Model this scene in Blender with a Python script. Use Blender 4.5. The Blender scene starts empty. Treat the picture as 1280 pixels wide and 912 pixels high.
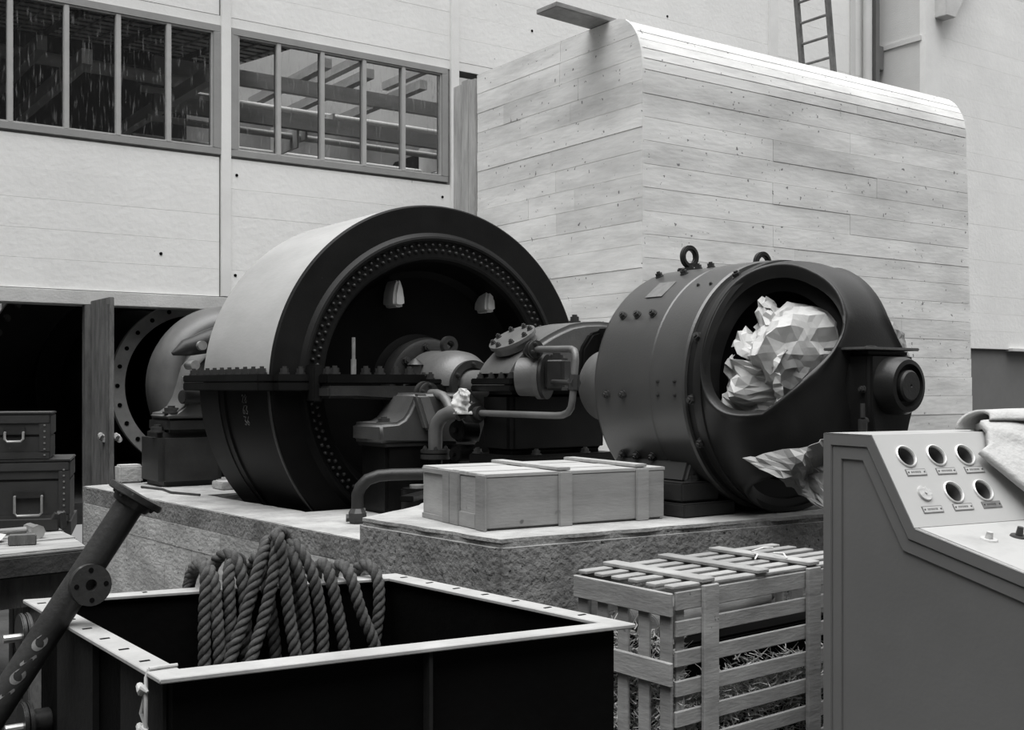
import bpy, bmesh, math, random
from mathutils import Vector, Matrix, noise
from math import sin, cos, pi, radians as R
random.seed(7)
S = bpy.context.scene
COL = S.collection
# ------------------------------------------------------------------ camera
cam = bpy.data.objects.new('camera', bpy.data.cameras.new('camera')); COL.objects.link(cam)
HEAD = R(54.73)
cam.location = (0, 0, 1.5); cam.rotation_euler = (R(90), 0, HEAD - R(90))
cam.data.sensor_width = 36; cam.data.lens = 1421/1280*36; cam.data.shift_y = 26/1280
cam.data.clip_end = 400
S.camera = cam
# ------------------------------------------------------------------ sky: plain overcast, brighter overhead
W = bpy.data.worlds.new('overcast'); S.world = W; W.use_nodes = True
n = W.node_tree.nodes; l = W.node_tree.links
bg = n['Background']; tc = n.new('ShaderNodeTexCoord'); sx = n.new('ShaderNodeSeparateXYZ')
mr = n.new('ShaderNodeMapRange'); mr.inputs[1].default_value = 0; mr.inputs[2].default_value = 1
mr.inputs[3].default_value = .25; mr.inputs[4].default_value = 1.0
l.new(tc.outputs['Generated'], sx.inputs[0]); l.new(sx.outputs[2], mr.inputs[0]); l.new(mr.outputs[0], bg.inputs[0])
bg.inputs[1].default_value = .72
sun = bpy.data.objects.new('sun', bpy.data.lights.new('sun', 'SUN')); COL.objects.link(sun)
sun.data.energy = 2.2; sun.data.angle = R(60)
sun.rotation_euler = Vector((-.16, -.16, 1)).to_track_quat('Z', 'Y').to_euler()
S.view_settings.view_transform = 'Standard'; S.view_settings.look = 'None'
S.view_settings.gamma = 1; S.view_settings.exposure = 1.06

# ------------------------------------------------------------------ materials
def mat(name, g, g2=None, rough=.6, sc=3.0, stretch=(1, 1, 1), bump=0, bsc=40, spec=.5, metal=0, vary=0, lo=.35, hi=.65, detail=6, spots=None, wave=None):
    m = bpy.data.materials.new(name); m.use_nodes = True
    nt = m.node_tree; N = nt.nodes; L = nt.links; b = N['Principled BSDF']
    b.inputs['Roughness'].default_value = rough; b.inputs['Metallic'].default_value = metal
    b.inputs['Specular IOR Level'].default_value = spec
    c = N.new('ShaderNodeTexCoord'); mp = N.new('ShaderNodeMapping'); mp.inputs['Scale'].default_value = stretch
    L.new(c.outputs['Object'], mp.inputs[0])
    nz = N.new('ShaderNodeTexNoise'); nz.inputs['Scale'].default_value = sc; nz.inputs['Detail'].default_value = detail; nz.inputs['Roughness'].default_value = .65
    L.new(mp.outputs[0], nz.inputs['Vector'])
    rp = N.new('ShaderNodeValToRGB'); g2 = g if g2 is None else g2
    rp.color_ramp.elements[0].position = lo; rp.color_ramp.elements[1].position = hi
    rp.color_ramp.elements[0].color = (g2, g2, g2*.985, 1); rp.color_ramp.elements[1].color = (g, g, g*.985, 1)
    L.new(nz.outputs['Fac'], rp.inputs[0]); out = rp.outputs[0]
    if spots:                                   # small dark pits: (scale, threshold, grey)
        vo = N.new('ShaderNodeTexNoise'); vo.inputs['Scale'].default_value = spots[0]; vo.inputs['Detail'].default_value = 2
        L.new(c.outputs['Object'], vo.inputs['Vector'])
        r2 = N.new('ShaderNodeValToRGB'); r2.color_ramp.elements[0].position = spots[1]; r2.color_ramp.elements[1].position = spots[1]+.04
        L.new(vo.outputs['Fac'], r2.inputs[0])
        mx = N.new('ShaderNodeMix'); mx.data_type = 'RGBA'; L.new(r2.outputs[0], mx.inputs[0]); L.new(out, mx.inputs[6]); s = spots[2]; mx.inputs[7].default_value = (s, s, s, 1)
        out = mx.outputs[2]
    if vary:
        oi = N.new('ShaderNodeObjectInfo'); m2 = N.new('ShaderNodeMapRange'); m2.inputs[3].default_value = 1-vary; m2.inputs[4].default_value = 1+vary*.5
        L.new(oi.outputs['Random'], m2.inputs[0]); mu = N.new('ShaderNodeMix'); mu.data_type = 'RGBA'; mu.blend_type = 'MULTIPLY'; mu.inputs[0].default_value = 1
        L.new(out, mu.inputs[6]); L.new(m2.outputs[0], mu.inputs[7]); out = mu.outputs[2]
    L.new(out, b.inputs['Base Color'])
    if bump:
        n2 = N.new('ShaderNodeTexNoise'); n2.inputs['Scale'].default_value = bsc; n2.inputs['Detail'].default_value = 5
        L.new(mp.outputs[0], n2.inputs['Vector'])
        bp = N.new('ShaderNodeBump'); bp.inputs['Strength'].default_value = bump; bp.inputs['Distance'].default_value = .02
        L.new(n2.outputs['Fac'], bp.inputs['Height']); L.new(bp.outputs[0], b.inputs['Normal'])
    return m
M = dict(
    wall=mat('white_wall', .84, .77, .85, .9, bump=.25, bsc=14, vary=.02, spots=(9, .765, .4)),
    strip=mat('white_strip', .80, .72, .8, 1.5, bump=.1),
    lintel=mat('lintel_paint', .62, .5, .8, 1.5, bump=.2),
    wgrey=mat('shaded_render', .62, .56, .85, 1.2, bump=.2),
    dado=mat('grey_dado', .16, .14, .8, 2),
    board=mat('board_marked_concrete', .80, .56, .88, 1.1, (.6, .6, 2.4), bump=.2, bsc=9, vary=.12, lo=.34, hi=.60, spots=(15, .70, .2)),
    joint=mat('concrete_joint', .22, .15, .9, 5),
    plinth=mat('rough_concrete', .25, .12, .95, 2.2, bump=1.0, bsc=26, lo=.38, hi=.62, spots=(38, .66, .04)),
    plinthtop=mat('dusty_concrete_top', .40, .24, .95, 3, bump=.6, bsc=25),
    oldconc=mat('form_marked_concrete', .50, .32, .95, 1.6, (1, 1, 1.6), bump=.6, bsc=18, lo=.4, hi=.6, vary=.08, spots=(30, .68, .1)),
    floor=mat('dirty_floor', .05, .02, .9, 1.5, bump=.4, bsc=12),
    steel=mat('dark_machine_paint', .009, .004, .40, 1.6, bump=.06, bsc=60, spec=.16, spots=(28, .79, .06)),
    face=mat('casing_face_paint', .013, .006, .46, 1.3, bump=.06, bsc=50, spec=.18, spots=(22, .77, .05)),
    drum=mat('dusty_skylit_casing', .42, .31, .55, 1.2, (1, .35, 1), bump=.06, bsc=35),
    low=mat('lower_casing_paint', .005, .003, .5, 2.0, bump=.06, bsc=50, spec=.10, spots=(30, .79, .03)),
    band=mat('lower_band_paint', .022, .015, .6, 2.0, bump=.06, bsc=50, spec=.15),
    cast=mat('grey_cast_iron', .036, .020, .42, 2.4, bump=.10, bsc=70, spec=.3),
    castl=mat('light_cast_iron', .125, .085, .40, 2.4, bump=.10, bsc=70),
    gen=mat('generator_grey_paint', .062, .048, .34, 1.4, bump=.05, bsc=80, spec=.6, spots=(40, .78, .12)),
    gend=mat('generator_dark_groove', .008, .006, .5, 2, spec=.3),
    bell=mat('end_bell_paint', .020, .013, .36, 1.4, bump=.05, bsc=80, spec=.3),
    bolt=mat('bolt_iron', .045, .025, .45, 8),
    bright=mat('worn_bright_steel', .5, .3, .35, 8, metal=.6),
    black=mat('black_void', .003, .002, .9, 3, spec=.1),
    white=mat('pale_lug', .62, .5, .6, 5),
    paper=mat('wrapping_paper', .48, .40, .7, 4, bump=.1, bsc=30),
    paperd=mat('dull_wrapping_paper', .26, .2, .7, 4, bump=.1, bsc=30),
    box=mat('planed_box_wood', .33, .25, .75, 2.4, (1, 1, 4), bump=.10, bsc=20, vary=.18, spots=(7, .73, .12)),
    boxtop=mat('box_lid_wood', .42, .33, .75, 3.0, (1, 7, 1), bump=.15, bsc=20, vary=.08),
    slat=mat('rough_crate_wood', .33, .20, .85, 3.0, (1.2, 1.2, 5), bump=.12, bsc=20, vary=.18, spots=(30, .72, .12)),
    straw=mat('straw', .74, .42, .8, 12),
    oldwood=mat('weathered_timber', .17, .07, .9, 3, (3, 3, .6), bump=.4, bsc=30, vary=.1),
    bench=mat('bench_timber', .32, .17, .9, 3, (.6, 3, 3), bump=.5, bsc=20),
    tank=mat('tank_black_paint', .004, .002, .6, 2, bump=.12, bsc=30, spec=.08, spots=(16, .79, .02)),
    tankl=mat('tank_grey_side', .020, .013, .6, 2, bump=.15, bsc=30, spec=.15),
    rim=mat('tank_rim_primer', .40, .29, .6, 4, bump=.1, bsc=40),
    rope=mat('tarred_rope', .085, .035, .95, 34, bump=.25, bsc=260),
    cord=mat('white_cord', .45, .35, .9, 20),
    pipe=mat('black_pipe', .042, .022, .38, 4, bump=.12, bsc=60, spec=.4, spots=(24, .73, .10)),
    chest=mat('tool_chest_paint', .040, .026, .5, 3, bump=.08, bsc=40, spots=(30, .74, .11)),
    desks=mat('desk_side_paint', .165, .145, .5, 1.6, bump=.03, bsc=60, spots=(26, .79, .25)),
    deskp=mat('desk_panel_paint', .40, .37, .45, 2, bump=.02),
    deskt=mat('desk_top_paint', .36, .27, .5, 3, bump=.03, lo=.3, hi=.5),
    chrome=mat('gauge_rim', .72, .6, .3, 5, metal=.3),
    canvas=mat('canvas_cloth', .46, .38, .9, 5, bump=.3, bsc=60),
    frame=mat('window_frame_wood', .30, .26, .6, 3, bump=.05),
    mull=mat('mullion_wood', .42, .36, .6, 3, bump=.05),
    beam=mat('hall_timber', .40, .26, .85, 2, (.5, .5, 2), bump=.2),
    palebeam=mat('pale_hall_timber', .80, .6, .85, 2, (.5, .5, 2), bump=.2),
    edgeshade=mat('bench_edge_shade', .045, .02, .85, 6, bump=.3),
    castm=mat('mid_cast_iron', .070, .045, .42, 2.4, bump=.10, bsc=70),
    outer=mat('dark_blocking_wall', .10, .06, .9, .8),
    palewood=mat('pale_upright_wood', .46, .30, .85, 3, (3, 3, .5), bump=.2, bsc=20, vary=.08),
    ringg=mat('flange_grey', .42, .3, .55, 3),
    dark=mat('unlit_hall_sheet', .012, .006, .8, 2),
    partition=mat('grey_partition', .30, .2, .9, 1.2),
    hall=mat('far_hall_wall', .55, .42, .9, .6),
    roof=mat('roof_tile', .85, .65, .9, 5, bump=.3, bsc=10),
    ladder=mat('ladder_wood', .16, .09, .85, 6, bump=.2),
    letter=mat('faded_paint_mark', .22, .10, .8, 16, lo=.3, hi=.6),
    plate=mat('name_plate', .17, .12, .4, 20),
)
# glass: clear panes with a film of dust
def glass():
    m = bpy.data.materials.new('dusty_glass'); m.use_nodes = True; nt = m.node_tree; N = nt.nodes; L = nt.links; N.clear()
    o = N.new('ShaderNodeOutputMaterial'); t = N.new('ShaderNodeBsdfTransparent'); t.inputs[0].default_value = (.9, .9, .9, 1)
    g = N.new('ShaderNodeBsdfGlossy'); g.inputs['Roughness'].default_value = .02; fr = N.new('ShaderNodeFresnel'); fr.inputs[0].default_value = 1.5
    a = N.new('ShaderNodeMixShader'); L.new(fr.outputs[0], a.inputs[0]); L.new(t.outputs[0], a.inputs[1]); L.new(g.outputs[0], a.inputs[2])
    d = N.new('ShaderNodeBsdfDiffuse'); d.inputs[0].default_value = (.6, .6, .6, 1)
    c = N.new('ShaderNodeTexCoord'); mp = N.new('ShaderNodeMapping'); mp.inputs['Scale'].default_value = (9, 9, 1.0); L.new(c.outputs['Object'], mp.inputs[0])
    nz = N.new('ShaderNodeTexNoise'); nz.inputs['Scale'].default_value = 4; nz.inputs['Detail'].default_value = 8; L.new(mp.outputs[0], nz.inputs['Vector'])
    rp = N.new('ShaderNodeMapRange'); rp.inputs[1].default_value = .57; rp.inputs[2].default_value = .85; rp.inputs[3].default_value = .012; rp.inputs[4].default_value = .40
    L.new(nz.outputs['Fac'], rp.inputs[0])
    b = N.new('ShaderNodeMixShader'); L.new(rp.outputs[0], b.inputs[0]); L.new(a.outputs[0], b.inputs[1]); L.new(d.outputs[0], b.inputs[2]); L.new(b.outputs[0], o.inputs[0])
    return m
M['glass'] = glass()

# ------------------------------------------------------------------ mesh helpers
OFF = {}
class MB:
    def __init__(s): s.v = []; s.f = []
    def add(s, v, f):
        o = len(s.v); s.v += [Vector(p) for p in v]; s.f += [tuple(i+o for i in q) for q in f]; return s
    def box(s, x0, x1, y0, y1, z0, z1):
        return s.add([(x0,y0,z0),(x1,y0,z0),(x1,y1,z0),(x0,y1,z0),(x0,y0,z1),(x1,y0,z1),(x1,y1,z1),(x0,y1,z1)],
                     [(0,3,2,1),(4,5,6,7),(0,1,5,4),(1,2,6,5),(2,3,7,6),(3,0,4,7)])
    def bar(s, p0, p1, w, h, up=(0,0,1)):
        p0 = Vector(p0); p1 = Vector(p1); d = (p1-p0).normalized(); u = Vector(up); r = d.cross(u).normalized(); u = r.cross(d)
        vs = []
        for p in (p0, p1):
            for a, b in ((-1,-1),(1,-1),(1,1),(-1,1)): vs.append(p+r*a*w/2+u*b*h/2)
        return s.add(vs, [(0,1,2,3),(7,6,5,4),(0,4,5,1),(1,5,6,2),(2,6,7,3),(3,7,4,0)])
    def tube(s, pts, r, k=12, closed=False, cap=True, lobes=0, twist=0):
        pts = [Vector(p) for p in pts]; m = len(pts); rr = r if hasattr(r, '__len__') else [r]*m
        vs = []; fs = []; nrm = None; ln = 0
        for i, p in enumerate(pts):
            a = pts[(i-1) % m] if (closed or i > 0) else p; b = pts[(i+1) % m] if (closed or i < m-1) else p
            t = (b-a).normalized()
            if nrm is None: nrm = t.orthogonal().normalized()
            nrm = (nrm - t*nrm.dot(t)).normalized(); bn = t.cross(nrm)
            if i: ln += (p-pts[i-1]).length
            for j in range(k):
                an = 2*pi*j/k; q = rr[i]
                if lobes: q *= .80+.25*abs(cos((an-twist*ln)*lobes/2))
                vs.append(p+nrm*cos(an)*q+bn*sin(an)*q)
        for i in range(m if closed else m-1):
            for j in range(k):
                a = i*k+j; b = i*k+(j+1) % k; c = ((i+1) % m)*k+(j+1) % k; d = ((i+1) % m)*k+j
                fs.append((a, b, c, d))
        if cap and not closed: fs += [tuple(range(k))[::-1], tuple(range((m-1)*k, m*k))]
        return s.add(vs, fs)
    def cyl(s, p0, p1, r0, r1=None, k=20): return s.tube([p0, p1], [r0, r0 if r1 is None else r1], k)
    def rev(s, prof, o, axis='Y', t0=0, t1=2*pi, k=64, zmin=None, close=False):
        # profile [(along, radius)] turned about an axis through o
        o = Vector(o); full = abs(t1-t0-2*pi) < 1e-6; kk = k if full else k+1; vs = []; fs = []; m = len(prof)
        for i in range(kk):
            t = t0+(t1-t0)*i/k
            for a, r in prof:
                if axis == 'Y': p = Vector((r*cos(t), a, r*sin(t)))
                elif axis == 'X': p = Vector((a, r*cos(t), r*sin(t)))
                else: p = Vector((r*cos(t), r*sin(t), a))
                p += o
                if zmin is not None: p.z = max(p.z, zmin)
                vs.append(p)
        for i in range(k):
            j = (i+1) % kk
            for a in range(m if close else m-1):
                b = (a+1) % m
                fs.append((i*m+a, i*m+b, j*m+b, j*m+a))
        return s.add(vs, fs)
    def prism(s, poly, a0, a1, axis='Y'):
        k = len(poly); vs = []
        for a in (a0, a1):
            for p, q in poly: vs.append((p, a, q) if axis == 'Y' else ((a, p, q) if axis == 'X' else (p, q, a)))
        return s.add(vs, [tuple(range(k)), tuple(range(2*k-1, k-1, -1))]+[(i, i+k, (i+1) % k+k, (i+1) % k) for i in range(k)])
    def build(s, name, m, parent=None, bevel=0, seg=2, ang=35, flat=False, world=True, kind=None, solid=0):
        me = bpy.data.meshes.new(name); off = OFF.get(parent.name, Vector((0,0,0))) if (parent and world) else Vector((0,0,0))
        me.from_pydata([v-off for v in s.v], [], s.f)
        bm = bmesh.new(); bm.from_mesh(me); bmesh.ops.remove_doubles(bm, verts=bm.verts, dist=1e-5)
        bmesh.ops.recalc_face_normals(bm, faces=bm.faces)
        if bevel:
            ed = [e for e in bm.edges if len(e.link_faces) == 2 and e.calc_face_angle(0) > R(30)]
            bmesh.ops.bevel(bm, geom=ed, offset=bevel, segments=seg, affect='EDGES', clamp_overlap=True)
        bm.to_mesh(me); bm.free(); me.update()
        if not flat: me.shade_smooth(); me.set_sharp_from_angle(angle=R(ang))
        me.materials.append(m)
        o = bpy.data.objects.new(name, me); COL.objects.link(o)
        if parent: o.parent = parent; OFF[o.name] = off
        if kind: o['kind'] = kind
        if solid:
            md = o.modifiers.new('solid', 'SOLIDIFY'); md.thickness = solid; md.offset = 0
        return o
def tag(o, label, cat, group=None):
    o['label'] = label; o['category'] = cat
    if group: o['group'] = group
    return o
def thing(name, label, cat, loc, rz=0, group=None):
    o = bpy.data.objects.new(name, None); COL.objects.link(o); o.location = loc; o.rotation_euler = (0, 0, rz); o.empty_display_size = .1
    OFF[o.name] = Vector(loc); return tag(o, label, cat, group)
def struct(o, label=None, cat=None):
    o['kind'] = 'structure'
    if label: o['label'] = label
    if cat: o['category'] = cat
    return o
def copy_to(src, parent, loc, rot=None, scale=None):
    c = src.copy(); COL.objects.link(c); c.parent = parent; c.location = loc
    if rot is not None: c.rotation_mode = 'QUATERNION'; c.rotation_quaternion = rot
    if scale: c.scale = (scale,)*3
    return c
def arc(c, r, a0, a1, u, v, k=8):
    c = Vector(c); u = Vector(u); v = Vector(v)
    return [c+u*cos(a0+(a1-a0)*i/k)*r+v*sin(a0+(a1-a0)*i/k)*r for i in range(k+1)]
BOLT = {}
def bolts(parent, places, r=.03, h=.04, m='bolt', local=False):
    """hexagon bolt heads; places = [(point, outward direction)]"""
    for p, d in places:
        key = (round(r, 4), round(h, 4), m)
        if key not in BOLT:
            b = MB(); b.cyl((0,0,0), (0,0,h*.3), r*1.25, k=12); b.cyl((0,0,h*.3), (0,0,h), r, k=6); b.cyl((0,0,h), (0,0,h*1.35), r*.55, k=8)
            BOLT[key] = b.build('bolt', M[m], None, ang=30)
            o = BOLT[key]
        else:
            o = BOLT[key].copy(); COL.objects.link(o)
        o.parent = parent; off = Vector((0,0,0)) if local else OFF[parent.name]
        o.location = Vector(p)-off; o.rotation_mode = 'QUATERNION'; o.rotation_quaternion = Vector(d).to_track_quat('Z', 'Y')
def crumple(p, seed, k=9, f=6):
    rnd = random.Random(seed); z = 0
    for i in range(k):
        d = Vector((rnd.gauss(0,1), rnd.gauss(0,1), rnd.gauss(0,1))).normalized(); ff = f*(.5+rnd.random()*1.6); ph = rnd.random()
        t = (d.dot(p)*ff+ph) % 1.0; z += (abs(t-.5)*2-.5)/ff
    return z
# ================================================================== SETTING
YW = 15.0
fl = MB(); fl.box(-14, 40, -10, YW, -1.1, -.8); struct(fl.build('floor', M['floor']), 'dark sunken floor round the plinths', 'floor')
fl = MB(); fl.box(-14, 40, -10, 4.36, -.8, 0); fl.box(-14, 1.66, 4.36, 6.95, -.8, 0); struct(fl.build('floor_near', M['floor']), 'dark workshop floor under the tank, crate and desk', 'floor')
# window wall: core in pieces round the openings
core = MB()
W1 = (1.72, 5.72); W2 = (5.86, 9.37); ZW = (4.65, 6.42)
y0, y1 = YW, YW+.3
core.box(-14, .8, y0, y1, -.8, 12); core.box(.8, W1[0], y0, y1, 2.55, 12)
core.box(W1[0], 9.6, y0, y1, 2.55, ZW[0]); core.box(W1[0], 9.6, y0, y1, ZW[1], 12)
core.box(W1[1], W2[0], y0, y1, ZW[0], ZW[1]); core.box(W2[1], 9.6, y0, y1, ZW[0], ZW[1])
core.box(7.4, 9.6, y0, y1, -.8, 2.55); core.box(9.6, 10.9, y0, y1, 6.42, 12); core.box(10.9, 20.3, y0, y1, -.8, 12)
wb = struct(core.build('wall_back', M['joint']), 'tall white boarded wall with two long windows and a dark doorway', 'wall')
rw = random.Random(3)
def wall_rows(x0, x1, z0, z1, parent, yf, step=.372, m='wall'):
    z = z0
    while z < z1-.02:
        zt = min(z+step, z1); x = x0
        while x < x1-.01:
            xe = min(x+rw.uniform(4.5, 7), x1)
            if x1-xe < 1.5: xe = x1
            g = .0016; d = yf-.012-rw.random()*.002
            b = MB(); b.box(x+g*.5, xe-g*.5, d, yf+.005, z+g*(1 if rw.random() < .6 else .2), zt-g*.2); b.build('wall_board', M[m], parent, flat=True)
            x = xe
        z = zt
for a in ((2.0, 5.70, 2.72, 4.62), (5.87, 9.42, 2.72, 4.62), (2.0, 5.70, 6.56, 9.2), (5.87, 9.42, 6.56, 9.2), (9.57, 16.62, 6.56, 9.6), (10.95, 16.62, 2.3, 6.56), (16.87, 20.0, 2.3, 9.6), (7.42, 9.42, .0, 2.72)):
    wall_rows(*a, wb, YW)
# flat bands round the windows and vertical strips between the bays
t = MB(); t.box(W1[0], W1[1], YW-.010, YW+.01, 6.42, 6.555); t.build('window_head_band', M['strip'], wb, flat=True)
t = MB(); t.box(W2[0], 9.42, YW-.010, YW+.01, 6.42, 6.555); t.build('window_head_band', M['strip'], wb, flat=True)
t = MB(); t.box(9.57, 16.62, YW-.010, YW+.01, 6.425, 6.555); t.build('window_head_band', M['strip'], wb, flat=True)
for i, (a, b, z) in enumerate(((5.72, 5.86, 2.72), (9.42, 9.57, -.79), (16.62, 16.87, -.79))):
    t = MB(); t.box(a, b, YW-.05, YW+.01, z, 9.8); struct(t.build('trim_%d' % (i+1), M['strip'], bevel=.006), ['narrow white vertical strip between the two long windows', 'white vertical strip at the right end of the right window', 'white vertical strip on the wall above the concrete block'][i], 'wall strip')
t = MB(); t.box(.6, 7.4, YW-.06, YW+.28, 2.53, 2.71); struct(t.build('trim_4', M['lintel'], bevel=.01), 'pale lintel over the dark doorway at left', 'lintel')
# pin holes left in the wall
ph = MB()
for x, z in ((5.95, 4.40), (9.28, 4.42), (5.93, 3.02), (4.9, 3.25), (12.4, 7.4), (11.0, 7.3), (6.3, 7.3), (14.0, 8.1)):
    ph.cyl((x, YW-.020, z), (x, YW-.012, z), .022, k=8)
ph.build('pin_hole', M['black'], wb, kind='stuff')
t = MB(); t.box(-14.3, -14, -10, YW, -.8, 15); struct(t.build('wall_left_added', M['outer']), 'unseen dark side wall added to block low sky light', 'wall')  # out of view; added tall and dark to hold back low sky light
t = MB(); t.box(-14, 40, -10.3, -10, -.8, 15); struct(t.build('wall_front_added', M['outer']), 'unseen dark wall behind the viewer, added to cut sky light and reflections', 'wall')  # out of view; added to darken facing surfaces and pane reflections
# windows
def window(idx, xs, X, label):
    w = MB(); fw = .11; a, b = X; c, d = ZW; f0, f1 = YW-.035, YW+.10
    w.box(a, b, f0, f1, c, c+fw*.85); w.box(a, b, f0, f1, d-fw*.85, d); w.box(a, a+fw, f0, f1, c+fw*.85, d-fw*.85); w.box(b-fw, b, f0, f1, c+fw*.85, d-fw*.85)
    o = struct(w.build('window_%d' % idx, M['frame'], bevel=.008), label, 'window')
    bead = MB(); i0, i1 = a+fw, b-fw; j0, j1 = c+fw*.85, d-fw*.85
    bead.box(i0, i1, f0+.02, f1-.03, j0, j0+.022); bead.box(i0, i1, f0+.02, f1-.03, j1-.022, j1); bead.box(i0, i0+.022, f0+.02, f1-.03, j0+.022, j1-.022); bead.box(i1-.022, i1, f0+.02, f1-.03, j0+.022, j1-.022)
    bead.build('glazing_bead', M['mull'], o)
    e = [i0]+list(xs)+[i1]
    for x in xs:
        m_ = MB(); m_.box(x-.035, x+.035, f0+.01, f1-.02, j0, j1); m_.build('mullion', M['mull'], o, bevel=.008)
    for k in range(len(e)-1):
        p = MB(); p.box(e[k]+.03, e[k+1]-.03, YW+.03, YW+.036, j0+.01, j1-.01); p.build('pane', M['glass'], o, flat=True)
    return o
window(1, (2.36+.0, 3.035, 3.70, 4.345, 5.005), (1.72, 5.72), 'long dim timber window at upper left, cut off by the left edge')
window(2, (6.57, 7.245, 7.925, 8.59), W2, 'long bright timber window right of the dim one')
# the wider pier and wall at right
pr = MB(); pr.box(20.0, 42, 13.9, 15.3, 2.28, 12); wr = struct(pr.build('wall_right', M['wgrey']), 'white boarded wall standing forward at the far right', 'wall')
wall_rows(20.55, 34, 2.29, 9.9, wr, 13.9)
t = MB(); t.box(19.985, 20.55, 13.86, 14.0, 2.28, 12); t.build('pier_face', M['strip'], wr, bevel=.008)
t = MB(); t.box(20.0, 42, 13.96, 15.3, -.8, 2.28); struct(t.build('baseboard_right', M['dado']), 'dark grey lower part of the right wall', 'dado')
t = MB(); t.box(23.0, 40, 13.8, 13.97, 2.25, 2.31); struct(t.build('trim_5', M['lintel']), 'thin ledge over the grey lower part of the right wall', 'ledge')
t = MB(); t.bar((20.0, 14.95, 8.52), (19.98, 13.95, 8.52), .05, .10); t.build('angle_iron', M['wgrey'], wr)
hb = MB(); hb.prism([(20.3, 8.95), (20.62, 8.95), (21.6, 10.4), (21.6, 11.2), (20.3, 11.2)], 13.6, 13.9, 'Y'); hb.build('haunch', M['lintel'], wr, bevel=.01)
dp = thing('downpipe', 'grey downpipe with a thin conduit beside the ladder, high on the wall', 'pipe', (19.2, YW-.12, 2.0))
q = MB(); q.cyl((19.45, YW-.15, 2), (19.45, YW-.15, 10), .09, k=16); q.build('pipe', M['wgrey'], dp)
q = MB(); q.box(19.05, 19.17, YW-.07, YW-.02, 2, 10); q.build('conduit', M['wgrey'], dp)
q = MB(); q.box(19.66, 19.78, YW-.2, YW-.03, 2, 10); q.build('backing_strip', M['dado'], dp)
q = MB(); q.box(19.79, 19.97, YW-.16, YW-.02, 8.05, 8.55); q.build('junction_box', M['dado'], dp, bevel=.01)

# ---- the hall seen through windows and doorway
t = MB(); t.box(-4, 36, YW+.3, 26, -.3, -.02); struct(t.build('floor_far', M['floor']), 'dark floor of the hall beyond the doorway', 'floor')
t = MB(); t.box(-4, 2.6, 25.5, 25.8, 0, 12); t.box(2.6, 5.0, 25.5, 25.8, 0, 3.0); t.box(2.6, 5.0, 25.5, 25.8, 4.2, 12); t.box(5.0, 36, 25.5, 25.8, 0, 12)
struct(t.build('wall_far', M['hall']), 'dim far wall of the hall behind the windows', 'wall')
t = MB(); t.box(-4, -3.7, YW+.3, 25.5, 0, 12); struct(t.build('wall_far_left', M['hall']))
rf = MB(); rf.prism([(YW+.32, 6.47), (18.2, 6.80), (25.5, 9.2), (25.5, 9.35), (18.2, 6.95), (YW+.32, 6.62)], -3.7, 7.1, 'X')
rfo = struct(rf.build('ceiling', M['roof'], flat=True), 'underside of a tiled roof behind the dim window', 'ceiling')
for i in range(30):
    x = -3.5+i*.36; b = MB(); b.bar((x, YW+.4, 6.465), (x, 18.15, 6.785), .03 if i % 3 else .10, .02 if i % 3 else .07); b.build('rafter', M['beam' if i % 3 else 'dark'], rfo, flat=True)
for i in range(9):
    y = YW+.5+i*.31; z = 6.47+(y-YW-.32)*.33/2.88; b = MB(); b.bar((-3.6, y, z-.006), (7.05, y, z-.006), .035, .02); b.build('batten', M['dark'], rfo, flat=True)
b = MB(); b.box(-3.7, 7.1, 18.05, 18.2, 6.55, 6.80); b.build('eaves_beam', M['dark'], rfo, flat=True)
def far_beam(name, p0, p1, w, h, m, label, cat, group=None, rnd=False):
    b = MB()
    if rnd: b.cyl(p0, p1, w, k=14)
    else: b.bar(p0, p1, w, h)
    if rnd and p0[0] > 5:
        for x in (8.0+p0[2]-5.5, 11.0+p0[2]-5.5): b.box(x-.02, x+.02, 17.57, p0[1]+.06, p0[2]-.07, 6.0)
    o = b.build(name, M[m], flat=not rnd); return tag(o, label, cat, group)
far_beam('timber_beam', (5.6, 17.5, 6.46), (13.5, 17.5, 6.46), .12, .24, 'beam', 'upper of the two long level beams behind the bright window', 'beam')
far_beam('timber_beam', (5.6, 17.5, 5.88), (13.5, 17.5, 5.88), .12, .24, 'beam', 'lower of the two long level beams behind the bright window', 'beam')
far_beam('pale_pipe', (5.6, 18.1, 6.21), (13.5, 18.1, 6.21), .055, 0, 'lintel', 'pale pipe running just above the lower long beam behind the bright window', 'pipe', None, True)
far_beam('pale_pipe', (5.6, 17.8, 5.70), (13.5, 17.8, 5.70), .055, 0, 'lintel', 'pale pipe running just below the lower long beam behind the bright window', 'pipe', None, True)
far_beam('pale_pipe', (5.6, 18.6, 5.55), (13.5, 18.6, 5.55), .05, 0, 'lintel', 'lowest pale pipe behind the bright window', 'pipe', None, True)
for i, (x, ya, yb, z) in enumerate(((10.45, 22.4, 19.4, 7.9), (9.1, 22.1, 18.6, 7.3), (9.96, 22.1, 18.6, 7.25), (11.1, 22.1, 18.6, 7.22), (12.2, 22.1, 18.8, 8.1))):
    far_beam('cross_beam', (x, ya, z), (x, yb, z), .16, .17, 'beam', 'short timber cross beam seen through the bright window', 'beam', 'cross beams behind the bright window')
for i, (x, z, y_, lb) in enumerate(((5.84, 5.92, 15.7, 'long slanting timber seen at the right end of the dim window'), (4.09, 5.85, 15.5, 'long slanting timber seen in the middle of the dim window'), (3.75, 6.22, 16.5, 'slanting timber seen at the left end of the dim window'))):
    far_beam('slanting_beam', (x, 19.9, z), (x, y_, z), .14, .20, 'palebeam', lb, 'beam')
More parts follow.
